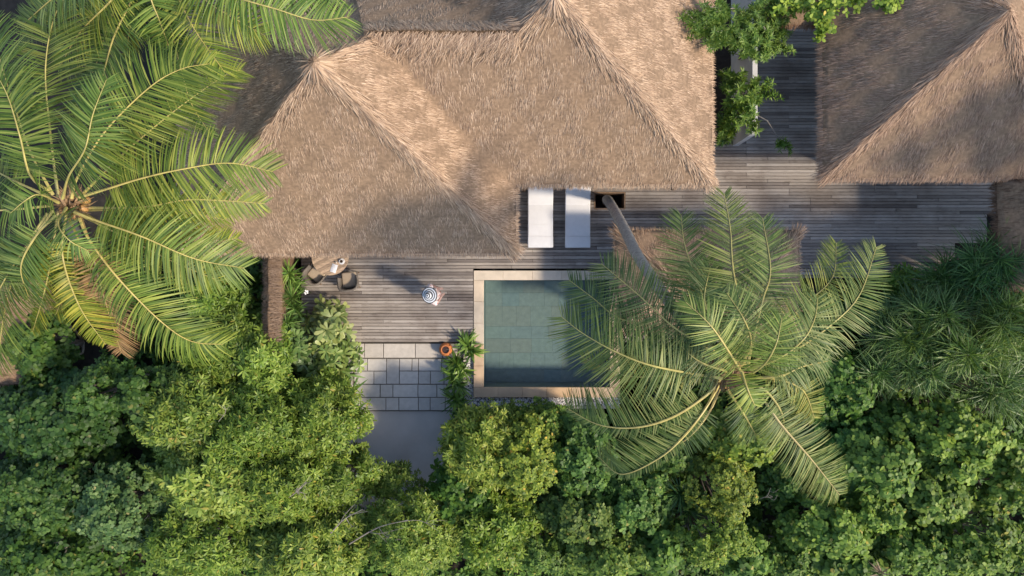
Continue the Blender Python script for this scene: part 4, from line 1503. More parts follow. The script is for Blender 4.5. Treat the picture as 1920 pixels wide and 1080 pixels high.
# ------------------------------------------------------------------ shrubs and trees
def limbs(parent, basept, tips, r0, name='branch', mat='bark', n=5):
    mb = MB()
    b = np.array(basept, float)
    for tp in tips:
        tp = np.array(tp, float)
        mid = b + (tp - b) * 0.5 + rng.normal(0, 0.12, 3) * np.array([1, 1, 0.3])
        mid[2] = b[2] + (tp[2] - b[2]) * 0.55
        path = catmull([b, mid, tp], 7)
        mb.tube([tuple(p) for p in path], list(np.linspace(r0, r0 * 0.25, 7)), n)
    return mb.build(name, M[mat], parent)


def lobes(c, rx, ry, h, lobe_r, count):
    """centres and radii of the clumps that make up a crown"""
    out = []
    tries = 0
    while len(out) < count and tries < count * 40:
        tries += 1
        u = rng.uniform(-1, 1, 2)
        d2 = (u * u).sum()
        if d2 > 1:
            continue
        r = rng.uniform(*lobe_r)
        x, y_ = c[0] + u[0] * (rx - r * 0.6), c[1] + u[1] * (ry - r * 0.6)
        z = c[2] + h * (1 - 0.32 * d2) - r * 0.8 + rng.normal(0, 0.2)
        if any((x - o[0]) ** 2 + (y_ - o[1]) ** 2 < (0.5 * min(r, o[3])) ** 2 for o in out):
            continue
        out.append((x, y_, z, r))
    return out


def crown_points(lb, dens, flat=0.75):
    Cs, As = [], []
    for (x, y_, z, r) in lb:
        n = max(6, int(dens * 4 * r * r * 2.2))
        az = rng.uniform(0, 6.283, n)
        cz = rng.uniform(-0.05, 1, n)
        sz = np.sqrt(1 - cz * cz)
        d = np.stack([np.cos(az) * sz, np.sin(az) * sz, cz], -1)
        rr = r * (rng.uniform(0.3, 1.15, (n, 1)) ** 0.6) * (1 + 0.25 * np.sin(az * 3 + x * 5)[:, None])
        Cs.append(np.array([x, y_, z]) + d * rr * np.array([1, 1, flat]))
        As.append(unit(d + np.array([0, 0, 0.9]) + rng.normal(0, 0.28, (n, 3))))
    return np.concatenate(Cs), np.concatenate(As)


KIND = {
    'scaevola': dict(k=8, L=(0.09, 0.15), W=(0.030, 0.044), elev=(0.05, 0.95), prof=OVAL, bend=0.35, mat='scaevola', dens=42, lobe=(0.16, 0.38)),
    'round': dict(k=5, L=(0.065, 0.11), W=(0.06, 0.10), elev=(-0.1, 0.55), prof=ROUND, bend=0.25, mat='round', dens=48, lobe=(0.17, 0.38)),
    'small': dict(k=6, L=(0.05, 0.085), W=(0.045, 0.07), elev=(-0.1, 0.6), prof=ROUND, bend=0.25, mat='round', dens=66, lobe=(0.16, 0.36)),
    'big': dict(k=8, L=(0.2, 0.28), W=(0.085, 0.115), elev=(0.1, 0.55), prof=[(0, 0.2), (0.35, 0.55), (0.75, 1.0), (0.93, 0.75), (1, 0.25)], bend=0.3, mat='big', dens=3.6, lobe=(0.22, 0.36)),
}


def shrub(name, label, px, py, rpx, rpy, top, kind, color=(1, 1, 1), base=GZ, group='garden shrubs', count=None, bare=0):
    K = KIND[kind]
    f = (CAM_H - top) / CAM_H
    c = at(px, py, top * 0.85)
    rx, ry = rpx / PPM * f, rpy / PPM * f
    if kind == 'scaevola' and rpx > 65:
        rx, ry = rx * 1.1, ry * 1.12
    sz = random.uniform(0.78, 1.25)
    h = top - base
    t = empty(name, (c[0], c[1], base), label, 'shrub', group)
    cnt = count or max(3, int(rx * ry * 36))
    lb = lobes((c[0], c[1], base), rx, ry, h, K['lobe'], cnt)
    Cp, Ap = crown_points(lb, K['dens'])
    # loose shoots between the clumps roughen the outline
    ne = int(rx * ry * K['dens'] * (2.2 if kind != 'big' else 0.8))
    aa, qq = rng.uniform(0, 6.283, ne), np.sqrt(rng.uniform(0, 1.0, ne))
    ex = c[0] + np.cos(aa) * qq * rx * 1.03
    ey = c[1] + np.sin(aa) * qq * ry * 1.03
    ez = base + h * (1 - 0.34 * qq * qq) - 0.16 + 0.13 * np.sin(ex * 6.1 + ey * 2.3) * np.cos(ey * 5.3 - ex) + rng.normal(0, 0.12, ne)
    Cp = np.concatenate([Cp, np.stack([ex, ey, ez], -1)])
    Ap = np.concatenate([Ap, unit(np.stack([np.cos(aa) * qq * 0.4, np.sin(aa) * qq * 0.4, np.ones(ne)], -1) + rng.normal(0, 0.4, (ne, 3)))])
    ok = Cp[:, 2] > base + 0.1
    Cp, Ap = Cp[ok], Ap[ok]
    V, Q = rosettes(Cp, Ap, K['k'], tuple(v * sz for v in K['L']), tuple(v * sz * random.uniform(0.9, 1.1) for v in K['W']), K['elev'], K['prof'], K['bend'])
    hv = random.uniform(0.9, 1.12)
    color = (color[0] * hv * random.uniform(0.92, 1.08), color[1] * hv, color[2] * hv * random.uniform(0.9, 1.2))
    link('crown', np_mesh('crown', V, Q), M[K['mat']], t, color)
    limbs(t, (c[0], c[1], base), [(l[0], l[1], l[2]) for l in lb], 0.045, 'trunk')
    return t


SH = []
_sh = [
    # px, py, rx, ry, top, kind, colour, label
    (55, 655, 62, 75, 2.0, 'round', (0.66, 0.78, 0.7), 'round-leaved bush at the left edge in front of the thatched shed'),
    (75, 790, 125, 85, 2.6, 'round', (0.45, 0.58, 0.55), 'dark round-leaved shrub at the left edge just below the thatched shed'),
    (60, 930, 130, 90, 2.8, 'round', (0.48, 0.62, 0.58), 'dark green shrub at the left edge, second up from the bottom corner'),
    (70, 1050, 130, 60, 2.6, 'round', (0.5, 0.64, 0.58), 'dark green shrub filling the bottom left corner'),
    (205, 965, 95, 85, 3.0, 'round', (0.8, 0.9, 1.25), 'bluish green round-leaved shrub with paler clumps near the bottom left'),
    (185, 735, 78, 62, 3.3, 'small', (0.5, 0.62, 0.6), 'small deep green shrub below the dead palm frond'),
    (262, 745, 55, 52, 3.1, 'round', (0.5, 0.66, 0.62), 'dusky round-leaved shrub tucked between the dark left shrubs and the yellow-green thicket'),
    (390, 560, 62, 45, 1.9, 'scaevola', (0.95, 1.0, 0.9), 'leafy yellow-green bush between the palm fronds and the brushwood fence'),
    (410, 655, 95, 70, 2.4, 'scaevola', (0.78, 0.86, 0.8), 'mid-green bush at the tip of the longest lower palm frond'),
    (478, 692, 64, 85, 2.5, 'scaevola', (1.0, 1.02, 0.9), 'yellow-green shrub hiding the lower end of the brushwood fence'),
    (350, 790, 115, 85, 3.1, 'scaevola', (0.98, 1.0, 0.85), 'broad yellow-green shrub in the middle of the left thicket'),
    (470, 810, 110, 85, 3.2, 'scaevola', (0.97, 0.98, 0.85), 'sunlit yellow-green shrub left of the shrub that borders the concrete pad'),
    (600, 800, 78, 80, 2.8, 'scaevola', (1.05, 1.03, 0.85), 'bright yellow-green shrub bordering the left side of the concrete pad'),
    (390, 910, 125, 75, 3.2, 'scaevola', (1.0, 0.98, 0.85), 'olive yellow-green shrub right of the bluish shrub'),
    (530, 920, 105, 75, 3.2, 'scaevola', (1.05, 1.0, 0.85), 'yellow-green shrub with bare twigs on its right side'),
    (640, 905, 62, 50, 2.6, 'scaevola', (0.98, 1.0, 0.85), 'yellow-green bush at the lower left corner of the concrete pad'),
    (370, 1030, 125, 70, 3.0, 'scaevola', (1.0, 0.97, 0.8), 'yellow-green shrub at the bottom edge left of centre'),
    (570, 1040, 115, 65, 3.1, 'scaevola', (1.02, 0.98, 0.82), 'yellow-green shrub at the bottom edge below the bare twigs'),
    (735, 915, 62, 38, 1.7, 'scaevola', (0.95, 1.0, 0.85), 'low yellow-green bush along the bottom of the concrete pad'),
    (770, 1020, 95, 75, 2.9, 'scaevola', (1.02, 1.0, 0.82), 'yellow-green shrub at the bottom edge right of the bare twigs'),
    (860, 930, 62, 75, 2.2, 'round', (0.85, 1.0, 0.8), 'deep green round-leaved bush between two yellow-green shrubs at bottom centre'),
    (925, 795, 58, 36, 1.7, 'scaevola', (0.95, 1.0, 0.85), 'low light green bush against the pebble strip below the pool'),
    (1025, 800, 72, 38, 1.7, 'small', (1.2, 1.2, 1.0), 'low round-leaved bush against the edging below the middle of the pool'),
    (905, 850, 75, 75, 2.8, 'scaevola', (1.1, 1.05, 0.8), 'bright yellow-green shrub bordering the right side of the concrete pad'),
    (985, 870, 70, 85, 3.0, 'small', (1.75, 1.5, 1.1), 'pale yellow-green rounded shrub below the pool'),
    (930, 1010, 85, 65, 2.5, 'scaevola', (1.0, 1.05, 0.8), 'yellow-green bush at the bottom edge under the deep green bush'),
    (1090, 870, 75, 85, 2.4, 'small', (0.9, 1.0, 0.9), 'dark small-leaved shrub left of the lowest palm frond'),
    (1190, 950, 85, 70, 2.3, 'small', (0.95, 1.05, 0.9), 'dark small-leaved shrub under the lower left palm fronds'),
    (1090, 980, 80, 60, 2.5, 'small', (1.05, 1.05, 0.9), 'mid-green small-leaved shrub right of the spiky clump'),
    (1010, 1050, 60, 45, 2.4, 'small', (1.1, 1.15, 0.9), 'small rounded shrub at the bottom edge beside the spiky clump'),
    (1140, 1050, 95, 50, 2.5, 'small', (1.15, 1.15, 0.9), 'mid-green rounded shrub at the bottom edge right of centre'),
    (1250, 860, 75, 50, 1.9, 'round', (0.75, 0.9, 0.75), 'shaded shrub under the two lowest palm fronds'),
    (1390, 830, 90, 60, 2.3, 'small', (1.6, 1.4, 0.95), 'yellow-green shrub below the heart of the leaning palm'),
    (1365, 925, 72, 62, 2.9, 'small', (1.7, 1.45, 0.95), 'pale yellow-green shrub left of the drooping palm frond tip'),
    (1345, 1020, 78, 65, 3.0, 'small', (1.7, 1.45, 1.0), 'yellow-tinged pale shrub at the bottom edge left of the dark gap'),
    (1410, 1060, 55, 45, 2.4, 'round', (1.0, 1.1, 0.9), 'green shrub at the bottom edge beside the dark gap'),
    (1245, 1035, 60, 55, 2.3, 'round', (0.95, 1.05, 0.9), 'green shrub at the bottom edge left of the yellow-tinged shrub'),
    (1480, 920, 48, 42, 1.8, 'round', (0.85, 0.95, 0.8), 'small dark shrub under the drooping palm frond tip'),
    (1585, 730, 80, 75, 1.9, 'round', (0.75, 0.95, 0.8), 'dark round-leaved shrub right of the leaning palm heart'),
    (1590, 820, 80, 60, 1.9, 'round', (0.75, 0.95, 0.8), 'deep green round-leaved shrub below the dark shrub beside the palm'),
    (1650, 880, 95, 72, 2.8, 'round', (1.25, 1.25, 0.95), 'light green big-leaved shrub below the black gap at the right'),
    (1690, 800, 45, 42, 2.3, 'round', (1.05, 1.12, 0.9), 'small upright light green shrub just left of the black gap'),
    (1815, 840, 105, 80, 3.0, 'round', (1.5, 1.4, 1.0), 'yellowish big-leaved shrub near the right edge under the pandanus'),
    (1895, 900, 55, 75, 3.0, 'round', (1.4, 1.3, 0.9), 'yellow-green shrub cut off by the right edge'),
    (1770, 935, 85, 60, 2.6, 'round', (1.15, 1.2, 0.9), 'mid-green shrub below the yellowish big-leaved shrub'),
    (1570, 1000, 95, 70, 2.7, 'round', (1.25, 1.2, 0.95), 'light green shrub at the bottom edge under the drooping frond tip'),
    (1640, 965, 70, 45, 2.5, 'small', (1.3, 1.3, 1.0), 'light small-leaved shrub between the two big-leaved ones at lower right'),
    (1720, 1030, 95, 65, 2.4, 'round', (1.0, 1.1, 0.85), 'green shrub at the bottom edge toward the right'),
    (1850, 1035, 100, 60, 2.9, 'round', (1.2, 1.2, 0.9), 'light green shrub filling the bottom right corner'),
    (1600, 1070, 90, 40, 2.4, 'round', (1.15, 1.2, 0.9), 'green shrub at the bottom edge directly beside the grey fan leaf'),
    (1490, 1060, 50, 40, 2.0, 'small', (0.95, 1.05, 0.85), 'dark small-leaved shrub at the bottom edge beside the black hollow'),
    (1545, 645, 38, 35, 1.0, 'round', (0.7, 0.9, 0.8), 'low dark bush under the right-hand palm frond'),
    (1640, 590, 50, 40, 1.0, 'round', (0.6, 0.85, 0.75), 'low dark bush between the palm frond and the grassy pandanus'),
    (1705, 530, 55, 26, 0.75, 'scaevola', (0.75, 0.95, 0.75), 'low bright bush along the lower edge of the shaded deck'),
]
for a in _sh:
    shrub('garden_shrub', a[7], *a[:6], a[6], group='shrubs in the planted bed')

# plumeria-like bush with big pale leaves by the deck
for (px, py, rx, ry, top, lab) in ((600, 610, 52, 42, 1.35, 'bush of large pale spoon-shaped leaves at the left end of the deck'),
                                   (622, 675, 42, 52, 1.2, 'bush of large spoon-shaped leaves beside the top of the stone paving'),
                                   (560, 650, 40, 55, 1.2, 'darker bush of spoon-shaped leaves beside the brushwood fence')):
    col = (1.0, 1.0, 0.9) if px != 560 else (0.7, 0.8, 0.75)
    shrub('broadleaf_shrub', lab, px, py, rx, ry, top, 'big', col, group='spoon-leaved bushes beside the deck', count=9)


def tuft(C, axis, n, L, W, elev, prof, grav, mat_bend=0.0):
    """a head of n strap leaves"""
    az = rng.uniform(0, 6.283, n)
    el = rng.uniform(elev[0], elev[1], n)
    A_ = unit(np.array([axis], float))
    X, Y = basis(A_)
    rad = np.cos(az)[:, None] * X + np.sin(az)[:, None] * Y
    D = np.cos(el)[:, None] * rad + np.sin(el)[:, None] * A_
    N = -np.sin(el)[:, None] * rad + np.cos(el)[:, None] * A_
    tl = rng.normal(0, 0.3, (n, 1))
    N = unit(N + np.cross(D, N) * tl)
    P = np.array(C) + rad * 0.02 + A_ * rng.uniform(-0.1, 0.1, (n, 1))
    return strips(P, D, N, rng.uniform(L[0], L[1], n), rng.uniform(W[0], W[1], n), prof, mat_bend, rng.uniform(grav[0], grav[1], n))


STRAP = [(0, 0.8), (0.25, 1.0), (0.5, 0.9), (0.75, 0.6), (1.0, 0.04)]


def spiky(name, label, heads, n, L, W, elev=(0.1, 1.3), grav=(0.1, 0.5), color=(1, 1, 1), group=None, mat='strap', stem=True, cat='plant'):
    """heads: world points"""
    H = [np.array(h, float) for h in heads]
    c = np.mean(H, axis=0)
    t = empty(name, (c[0], c[1], GZ), label, cat, group)
    parts = []
    for h in H:
        ax = np.array([(h[0] - c[0]) * 0.5, (h[1] - c[1]) * 0.5, 1.0]) + rng.normal(0, 0.3, 3)
        parts.append(tuft(h, ax, n, L, W, elev, STRAP, grav))
    V, Q = join(parts)
    link('foliage', np_mesh('foliage', V, Q), M[mat], t, color)
    if stem:
        limbs(t, (c[0], c[1], GZ), H, 0.04, 'stem')
    return t


def ring(px, py, rx, ry, z, k, z0=0.3):
    out = []
    for i in range(k):
        a = 2.4 * i
        q = math.sqrt((i + 0.5) / k)
        out.append(at(px + rx * q * math.cos(a), py + ry * q * math.sin(a), z - z0 * q * q + random.uniform(-0.15, 0.15)))
    return out


# grassy pandanus at the right
for (px, py, rx, ry, z, k, col, lab) in (
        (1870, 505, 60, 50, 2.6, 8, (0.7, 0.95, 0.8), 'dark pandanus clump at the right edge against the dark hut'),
        (1760, 590, 60, 40, 2.2, 7, (0.95, 1.0, 0.85), 'pandanus clump just below the shaded deck'),
        (1680, 620, 45, 40, 1.9, 6, (0.95, 1.0, 0.85), 'leftmost pandanus clump beside the palm frond'),
        (1890, 600, 55, 45, 2.5, 7, (1.4, 1.3, 0.8), 'yellowish pandanus clump at the right edge'),
        (1830, 655, 60, 40, 2.4, 7, (1.4, 1.35, 0.95), 'light pandanus clump in the middle of the grassy mass'),
        (1730, 690, 50, 30, 2.0, 6, (0.9, 1.0, 0.9), 'pandanus clump hanging over the black gap'),
        (1645, 695, 35, 25, 1.6, 4, (0.95, 1.05, 0.95), 'small pandanus rosette at the left of the black gap'),
        (1870, 725, 55, 45, 2.2, 6, (1.05, 1.1, 0.9), 'pandanus clump above the yellowish big-leaved shrub'),
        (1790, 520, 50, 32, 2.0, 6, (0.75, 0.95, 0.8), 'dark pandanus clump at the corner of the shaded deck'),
        (1720, 640, 45, 35, 2.1, 6, (1.1, 1.1, 0.85), 'pandanus clump between the leftmost clump and the light one')):
    spiky('pandanus_plant', lab, ring(px, py, rx, ry, z, k * 2, 0.5), 75, (0.4, 0.95), (0.014, 0.025), (0.1, 1.4), (0.1, 0.55), col, 'grassy pandanus clumps')
spiky('spiky_plant', 'dark spiky fan plant under the lowest palm fronds', [at(1290, 955, 1.3), at(1275, 925, 1.5)], 70, (0.5, 0.75), (0.025, 0.04), color=(0.75, 0.95, 0.9), group='spiky clumps among the shrubs')
spiky('spiky_plant', 'dark strappy clump in the gap at bottom centre', [at(975, 965, 1.2), at(990, 1000, 1.2), at(1010, 960, 1.1)], 45, (0.5, 0.9), (0.03, 0.045), color=(0.7, 0.9, 0.8), group='spiky clumps among the shrubs')
spiky('spiky_plant', 'dark grassy clump in the hollow at lower right', [at(1490, 965, 0.9), at(1510, 990, 0.8)], 45, (0.5, 0.8), (0.025, 0.04), color=(0.6, 0.8, 0.75), group='spiky clumps among the shrubs')
spiky('fan_leaf', 'greyish dry fan leaf poking up at the bottom edge on the right', [at(1652, 1075, 2.4)], 40, (0.3, 0.5), (0.02, 0.03), (0.3, 1.3), (0.0, 0.2), (1.0, 0.95, 1.0), mat='dry')
# lilies by the pot
for (px, py, lab) in ((878, 650, 'strappy lily clump touching the corner of the pool coping'), (861, 684, 'strappy lily clump directly below the terracotta pot'), (852, 712, 'strappy lily clump halfway down the paving edge'),
                      (856, 752, 'strappy lily clump at the lower corner of the paving'), (868, 785, 'dark lily clump beside the concrete pad')):
    spiky('lily_plant', lab, [at(px, py, 0.15), at(px + 7, py + 9, 0.1), at(px - 4, py - 8, 0.1)], 26, (0.32, 0.58), (0.045, 0.075), (0.25, 1.2), (0.15, 0.7), (1.25, 1.3, 0.75) if py < 780 else (0.8, 1.0, 0.8), 'lily clumps along the paving', stem=False)
for (px, py, lab) in ((660, 735, 'dark strap-leaved plant overhanging the left of the paving'), (648, 700, 'strap-leaved plant below the spoon-leaved bush'), (675, 765, 'strap-leaved plant at the lower left corner of the paving')):
    spiky('strap_plant', lab, [at(px, py, 0.1), at(px - 8, py + 6, 0.15)], 17, (0.35, 0.6), (0.045, 0.075), (0.2, 1.2), (0.15, 0.6), (0.85, 1.0, 0.8), 'strap-leaved plants beside the paving', stem=False)
# spiky rosettes left of the deck
for (px, py, lab, col) in ((543, 512, 'green spiky rosette between the fence and the armchair', (1.5, 1.5, 1.0)), (548, 558, 'spiky rosette below the one beside the armchair', (1.15, 1.25, 0.9)), (540, 605, 'lowest spiky rosette beside the brushwood fence', (1.0, 1.15, 0.9))):
    spiky('spiky_rosette', lab, [at(px, py, 0.95), at(px + 8, py + 20, 0.7), at(px - 6, py + 12, 0.6)], 60, (0.34, 0.5), (0.022, 0.034), (0.0, 1.2), (0.0, 0.3), col, 'spiky rosettes beside the fence')
spiky('upright_strap_plant', 'single upright strap leaf plant at the deck edge in shade', [at(1725, 520, 0.2)], 7, (0.5, 0.8), (0.06, 0.09), (0.9, 1.4), (0.0, 0.2), (0.9, 1.1, 0.8), stem=False)
# white flower beside the armchair plants
fx, fy, fz_ = at(574, 548, 0.9)
fl_ = empty('white_flower', (fx, fy, fz_), 'single white flower on a green stem below the left armchair', 'flower')
Vf, Qf = rosettes(np.array([[fx, fy, fz_]]), np.array([[0.2, 0.1, 1.0]]) / 1.03, 5, (0.06, 0.07), (0.05, 0.06), (0.1, 0.4), OVAL, 0.2)
link('petals', np_mesh('petals', Vf, Qf), M['flower'], fl_)
MB().tube([(fx, fy, fz_), (fx - 0.1, fy - 0.02, 0.3), (fx - 0.15, fy, GZ)], 0.008, 5).build('stalk', M['strap'], fl_)

# bare grey twigs among the yellow-green shrubs
def twig_path(mb, p, q, r, depth):
    p, q = np.array(p, float), np.array(q, float)
    m1 = p + (q - p) * 0.5 + rng.normal(0, 0.07, 3)
    path = catmull([p, m1, q], 7)
    mb.tube([tuple(v) for v in path], list(np.linspace(r, r * 0.45, 7)), 5)
    if depth:
        for _ in range(3):
            u = rng.integers(2, 6)
            s = path[u]
            d = (q - p)
            d = d / np.linalg.norm(d)
            e = s + (d * 0.6 + unit(rng.normal(0, 1, 3)) * np.array([0.75, 0.75, 0.3])) * np.linalg.norm(q - p) * 0.5
            twig_path(mb, s, e, r * 0.5, depth - 1)


for (a, b, c, lab) in (((655, 1020, 2.6), (765, 975, 3.05), 2, 'bare grey forked branch lying over the shrubs at lower centre left'), ((620, 1000, 2.7), (680, 955, 3.05), 2, 'bare grey twigs left of the forked branch'),
                       ((520, 940, 3.0), (575, 905, 3.3), 2, 'small bare twigs in the yellow-green thicket'), ((410, 790, 3.0), (420, 760, 3.3), 1, 'single bare twig in the broad yellow-green shrub'), ((1425, 935, 2.2), (1445, 915, 2.5), 1, 'tiny pale twig in the dark gap under the palm')):
    mb = MB()
    twig_path(mb, at(*a), at(*b), 0.018 if c == 2 else 0.01, c)
    tag(mb.build('bare_branch', M['bark']), lab, 'branch', 'bare twigs')


# ------------------------------------------------------------------ feathery tree along the white wall
def spray(parts, tip, root, L=(0.09, 0.15), per=16, W=(0.016, 0.026), k=6):
    """leafy shoot from root to tip"""
    tip, root = np.array(tip, float), np.array(root, float)
    path = catmull([root, (root + tip) / 2 + np.array([0, 0, 0.06]), tip], per)
    d = unit((tip - root)[None])[0]
    A_ = np.tile(unit((d * 0.8 + np.array([0, 0, 0.7]))[None]), (per, 1)) + rng.normal(0, 0.18, (per, 3))
    parts.append(rosettes(path + rng.normal(0, 0.015, (per, 3)), unit(A_), k, L, W, (0.15, 0.9), NEEDLE, 0.15, 0.005))


ft = empty('feathery_tree', at(1392, 120, GZ), 'bright green feathery tree leaning over the white wall and the eave', 'tree')
tips = [(1285, 22, 3.6), (1300, 40, 3.6), (1298, 58, 3.5), (1322, 12, 3.7), (1325, 38, 3.6), (1342, 22, 3.6), (1340, 60, 3.4), (1352, 80, 3.2), (1345, 2, 3.6),
        (1378, 35, 3.1), (1392, 20, 3.1), (1410, 12, 3.0), (1428, 5, 3.0), (1455, 2, 2.9), (1470, 6, 2.9), (1425, 40, 2.9), (1452, 45, 2.7), (1475, 40, 2.6), (1440, 60, 2.7), (1462, 68, 2.5), (1478, 66, 2.4),
        (1400, 55, 3.0), (1385, 62, 3.1), (1370, 78, 3.0), (1412, 78, 2.8), (1436, 84, 2.6), (1460, 92, 2.4), (1480, 90, 2.3), (1398, 98, 2.8), (1415, 108, 2.6), (1388, 85, 2.9), (1440, 104, 2.5), (1332, 92, 3.3)]
parts = []
trunk_top = at(1398, 70, 2.1)
for tp in tips:
    T3 = at(*tp)
    for _ in range(3):
        root = T3 + (trunk_top - T3) * random.uniform(0.3, 0.55) + rng.normal(0, 0.12, 3)
        spray(parts, T3 + rng.normal(0, 0.09, 3) * (_ > 0), root, (0.09, 0.15), 13, (0.02, 0.032), 7)
V, Q = join(parts)
link('crown', np_mesh('crown', V, Q), M['needle'], ft)
MB().tube([tuple(at(1385, 130, GZ)), tuple(at(1390, 100, 1.0)), tuple(trunk_top)], [0.07, 0.055, 0.045], 8).build('trunk', M['bark'], ft, smooth=True)
limbs(ft, trunk_top, [at(*tp) for tp in tips], 0.03)

ft2 = empty('feathery_tree', at(1372, 230, GZ), 'lower leafy tree by the white wall nearer the open deck', 'tree')
tips = [(1362, 150, 1.6), (1375, 140, 1.9), (1398, 135, 2.1), (1410, 150, 2.1), (1388, 160, 2.2), (1365, 172, 1.9), (1358, 195, 1.6), (1372, 200, 1.9), (1385, 185, 2.2), (1402, 178, 2.2), (1418, 165, 2.0), (1425, 185, 1.9), (1412, 200, 2.0), (1395, 212, 2.0),
        (1378, 222, 1.8), (1362, 215, 1.5), (1438, 150, 1.9), (1402, 225, 1.9), (1385, 235, 1.8), (1455, 178, 1.8), (1360, 255, 0.9), (1350, 265, 0.6), (1368, 262, 0.8), (1352, 240, 0.9), (1350, 130, 1.0), (1356, 160, 1.2), (1412, 245, 1.7)]
parts = []
trunk_top = at(1388, 190, 1.3)
for tp in tips:
    T3 = at(*tp)
    for _ in range(2):
        root = T3 + (trunk_top - T3) * random.uniform(0.25, 0.45) + rng.normal(0, 0.09, 3)
        spray(parts, T3 + rng.normal(0, 0.07, 3), root, (0.10, 0.17), 11, (0.024, 0.038), 6)
V, Q = join(parts)
link('crown', np_mesh('crown', V, Q), M['needle'], ft2, (1.1, 1.1, 0.9))
MB().tube([tuple(at(1366, 210, GZ)), tuple(at(1372, 205, 0.4)), tuple(trunk_top)], [0.06, 0.05, 0.04], 8).build('trunk', M['bark'], ft2, smooth=True)
limbs(ft2, trunk_top, [at(*tp) for tp in tips], 0.022)
# one long drooping shoot over the deck
s0, s1 = at(1436, 228, 1.7), at(1478, 284, 1.3)
sh = empty('drooping_shoot', tuple(s0), 'single thin drooping shoot with a leafy tip over the deck passage', 'branch')
parts = []
mid = s0 + (s1 - s0) * 0.62
for _ in range(5):
    spray(parts, s1 + rng.normal(0, 0.12, 3), mid + rng.normal(0, 0.05, 3), (0.09, 0.15), 9, (0.02, 0.034), 6)
V, Q = join(parts)
link('leaves', np_mesh('leaves', V, Q), M['needle'], sh, (0.9, 1.0, 0.8))
MB().tube([tuple(at(1400, 205, 1.8)), tuple(s0 + np.array([0, 0, 0.1])), tuple(mid), tuple(s1)], [0.012, 0.01, 0.008, 0.005], 6).build('stem', M['bark'], sh)

# small round-leaved climber hanging over the hut eave
cl = empty('climbing_vine', at(1500, 5, 2.6), 'light green climber hanging over the top edge onto the right hut', 'vine')
pts = []
for (px, py, z, n, sp) in ((1545, 45, 3.2, 26, 13), (1552, 30, 3.3, 14, 10), (1538, 62, 3.0, 16, 8), (1500, 8, 3.0, 40, 26), (1470, 12, 2.9, 30, 22), (1530, 12, 3.2, 30, 18), (1565, 10, 3.3, 20, 16), (1600, 2, 3.4, 20, 18), (1655, 2, 3.7, 14, 14), (1672, 14, 3.7, 16, 9), (1680, 6, 3.7, 10, 8), (1560, 55, 3.2, 4, 6)):
    for _ in range(n):
        pts.append(at(px + random.gauss(0, sp * 0.6), py + random.gauss(0, sp * 0.6), z + random.uniform(-0.2, 0.2)))
C_ = np.array(pts)
A_ = unit(rng.normal(0, 0.4, (len(C_), 3)) + np.array([0, 0, 1]))
V, Q = rosettes(C_, A_, 4, (0.07, 0.11), (0.06, 0.09), (-0.2, 0.5), ROUND, 0.2)
link('leaves', np_mesh('leaves', V, Q), M['round'], cl, (1.9, 1.7, 1.1))
limbs(cl, at(1500, -60, 2.2), [at(1545, 45, 3.15), at(1470, 12, 2.85), at(1672, 14, 3.6), at(1538, 66, 2.95)], 0.014, 'stem')

# shrubs between the villa and the wall, and undergrowth
spiky('spiky_rosette', 'small green rosette in the dark gap by the foot of the white wall', [at(1358, 262, 0.3), at(1352, 225, 0.2)], 40, (0.15, 0.26), (0.025, 0.04), (0.0, 1.2), (0.0, 0.3), (0.9, 1.1, 0.8), 'spiky rosettes beside the fence')

n = 17000
ux = rng.uniform(-15.5, 15.5, n)
uy = rng.uniform(-9.5, 1.5, n)
ppx, ppy = 960 + ux * PPM, 540 - uy * PPM
okm = ((ppx < 560) & (ppy > 470)) | ((ppx < 640) & (ppy > 640)) | ((ppx > 890) & (ppy > 775)) | (ppy > 960) | ((ppx > 1240) & (ppy > 660)) | ((ppx > 1540) & (ppy > 560))
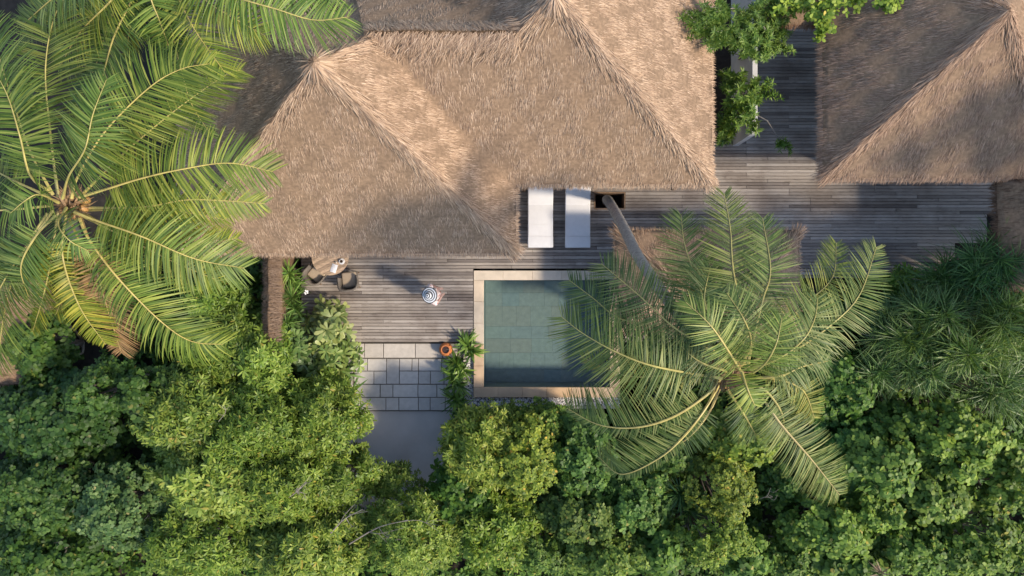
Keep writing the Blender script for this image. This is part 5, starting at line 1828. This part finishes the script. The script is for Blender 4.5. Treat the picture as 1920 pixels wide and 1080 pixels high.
# bare dark hollows stay open
okm &= ~((np.abs(ppx - 130) < 60) & (np.abs(ppy - 650) < 55)) & ~((ppx > 500) & (ppx < 530) & (ppy < 600))
ux, uy = ux[okm], uy[okm]
C_ = np.stack([ux, uy, GZ + rng.uniform(0.05, 0.6, len(ux))], -1)
A_ = unit(rng.normal(0, 0.35, (len(C_), 3)) + np.array([0, 0, 1]))
V, Q = rosettes(C_, A_, 5, (0.10, 0.18), (0.06, 0.1), (0.0, 0.7), OVAL, 0.3)
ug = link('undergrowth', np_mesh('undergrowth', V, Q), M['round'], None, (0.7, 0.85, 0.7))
tag(ug, 'low dark leafy ground cover under the shrubs', 'ground cover', kind='stuff')

# unseen tall trees just beyond the right edge, placed to shade the deck
def tall_tree(x, y_, z, rx, ry, label, dens=34):
    t = empty('tall_tree', (max(x, 15.2), y_ - 0.2, GZ), label, 'tree', 'tall trees beyond the right edge')
    lb = [(x + rng.uniform(-1, 1) * rx * 0.8, y_ + rng.uniform(-1, 1) * ry * 0.8, z + rng.uniform(-0.5, 0.5), rng.uniform(0.4, 0.65)) for _ in range(int(rx * ry * 8))]
    Cp, Ap = crown_points(lb, dens)
    V, Q = rosettes(Cp, Ap, 5, (0.13, 0.2), (0.12, 0.17), (-0.1, 0.6), ROUND, 0.25)
    link('crown', np_mesh('crown', V, Q), M['round'], t)
    MB().tube([(max(x, 15.2), y_ - 0.2, GZ), (max(x, 14.0), y_, z * 0.5), (x, y_, z)], [0.2, 0.15, 0.08], 9).build('trunk', M['bark'], t, smooth=True)
    limbs(t, (x, y_, z - 1.5), [l[:3] for l in lb], 0.05)


tall_tree(11.6, -1.55, 7.3, 1.9, 0.95, 'tall tree beyond the right edge, nearest the deck')
tall_tree(15.2, -1.75, 7.3, 2.0, 1.1, 'tall tree farther beyond the right edge')
tall_tree(15.3, 1.9, 7.6, 1.6, 1.1, 'tall tree beyond the right edge behind the hut', 9)
tall_tree(18.4, -0.5, 7.4, 1.9, 1.3, 'farthest tall tree, unseen, added beyond the right edge to shade the dark hut')  # unseen crown added so that the hut at the edge falls into shade
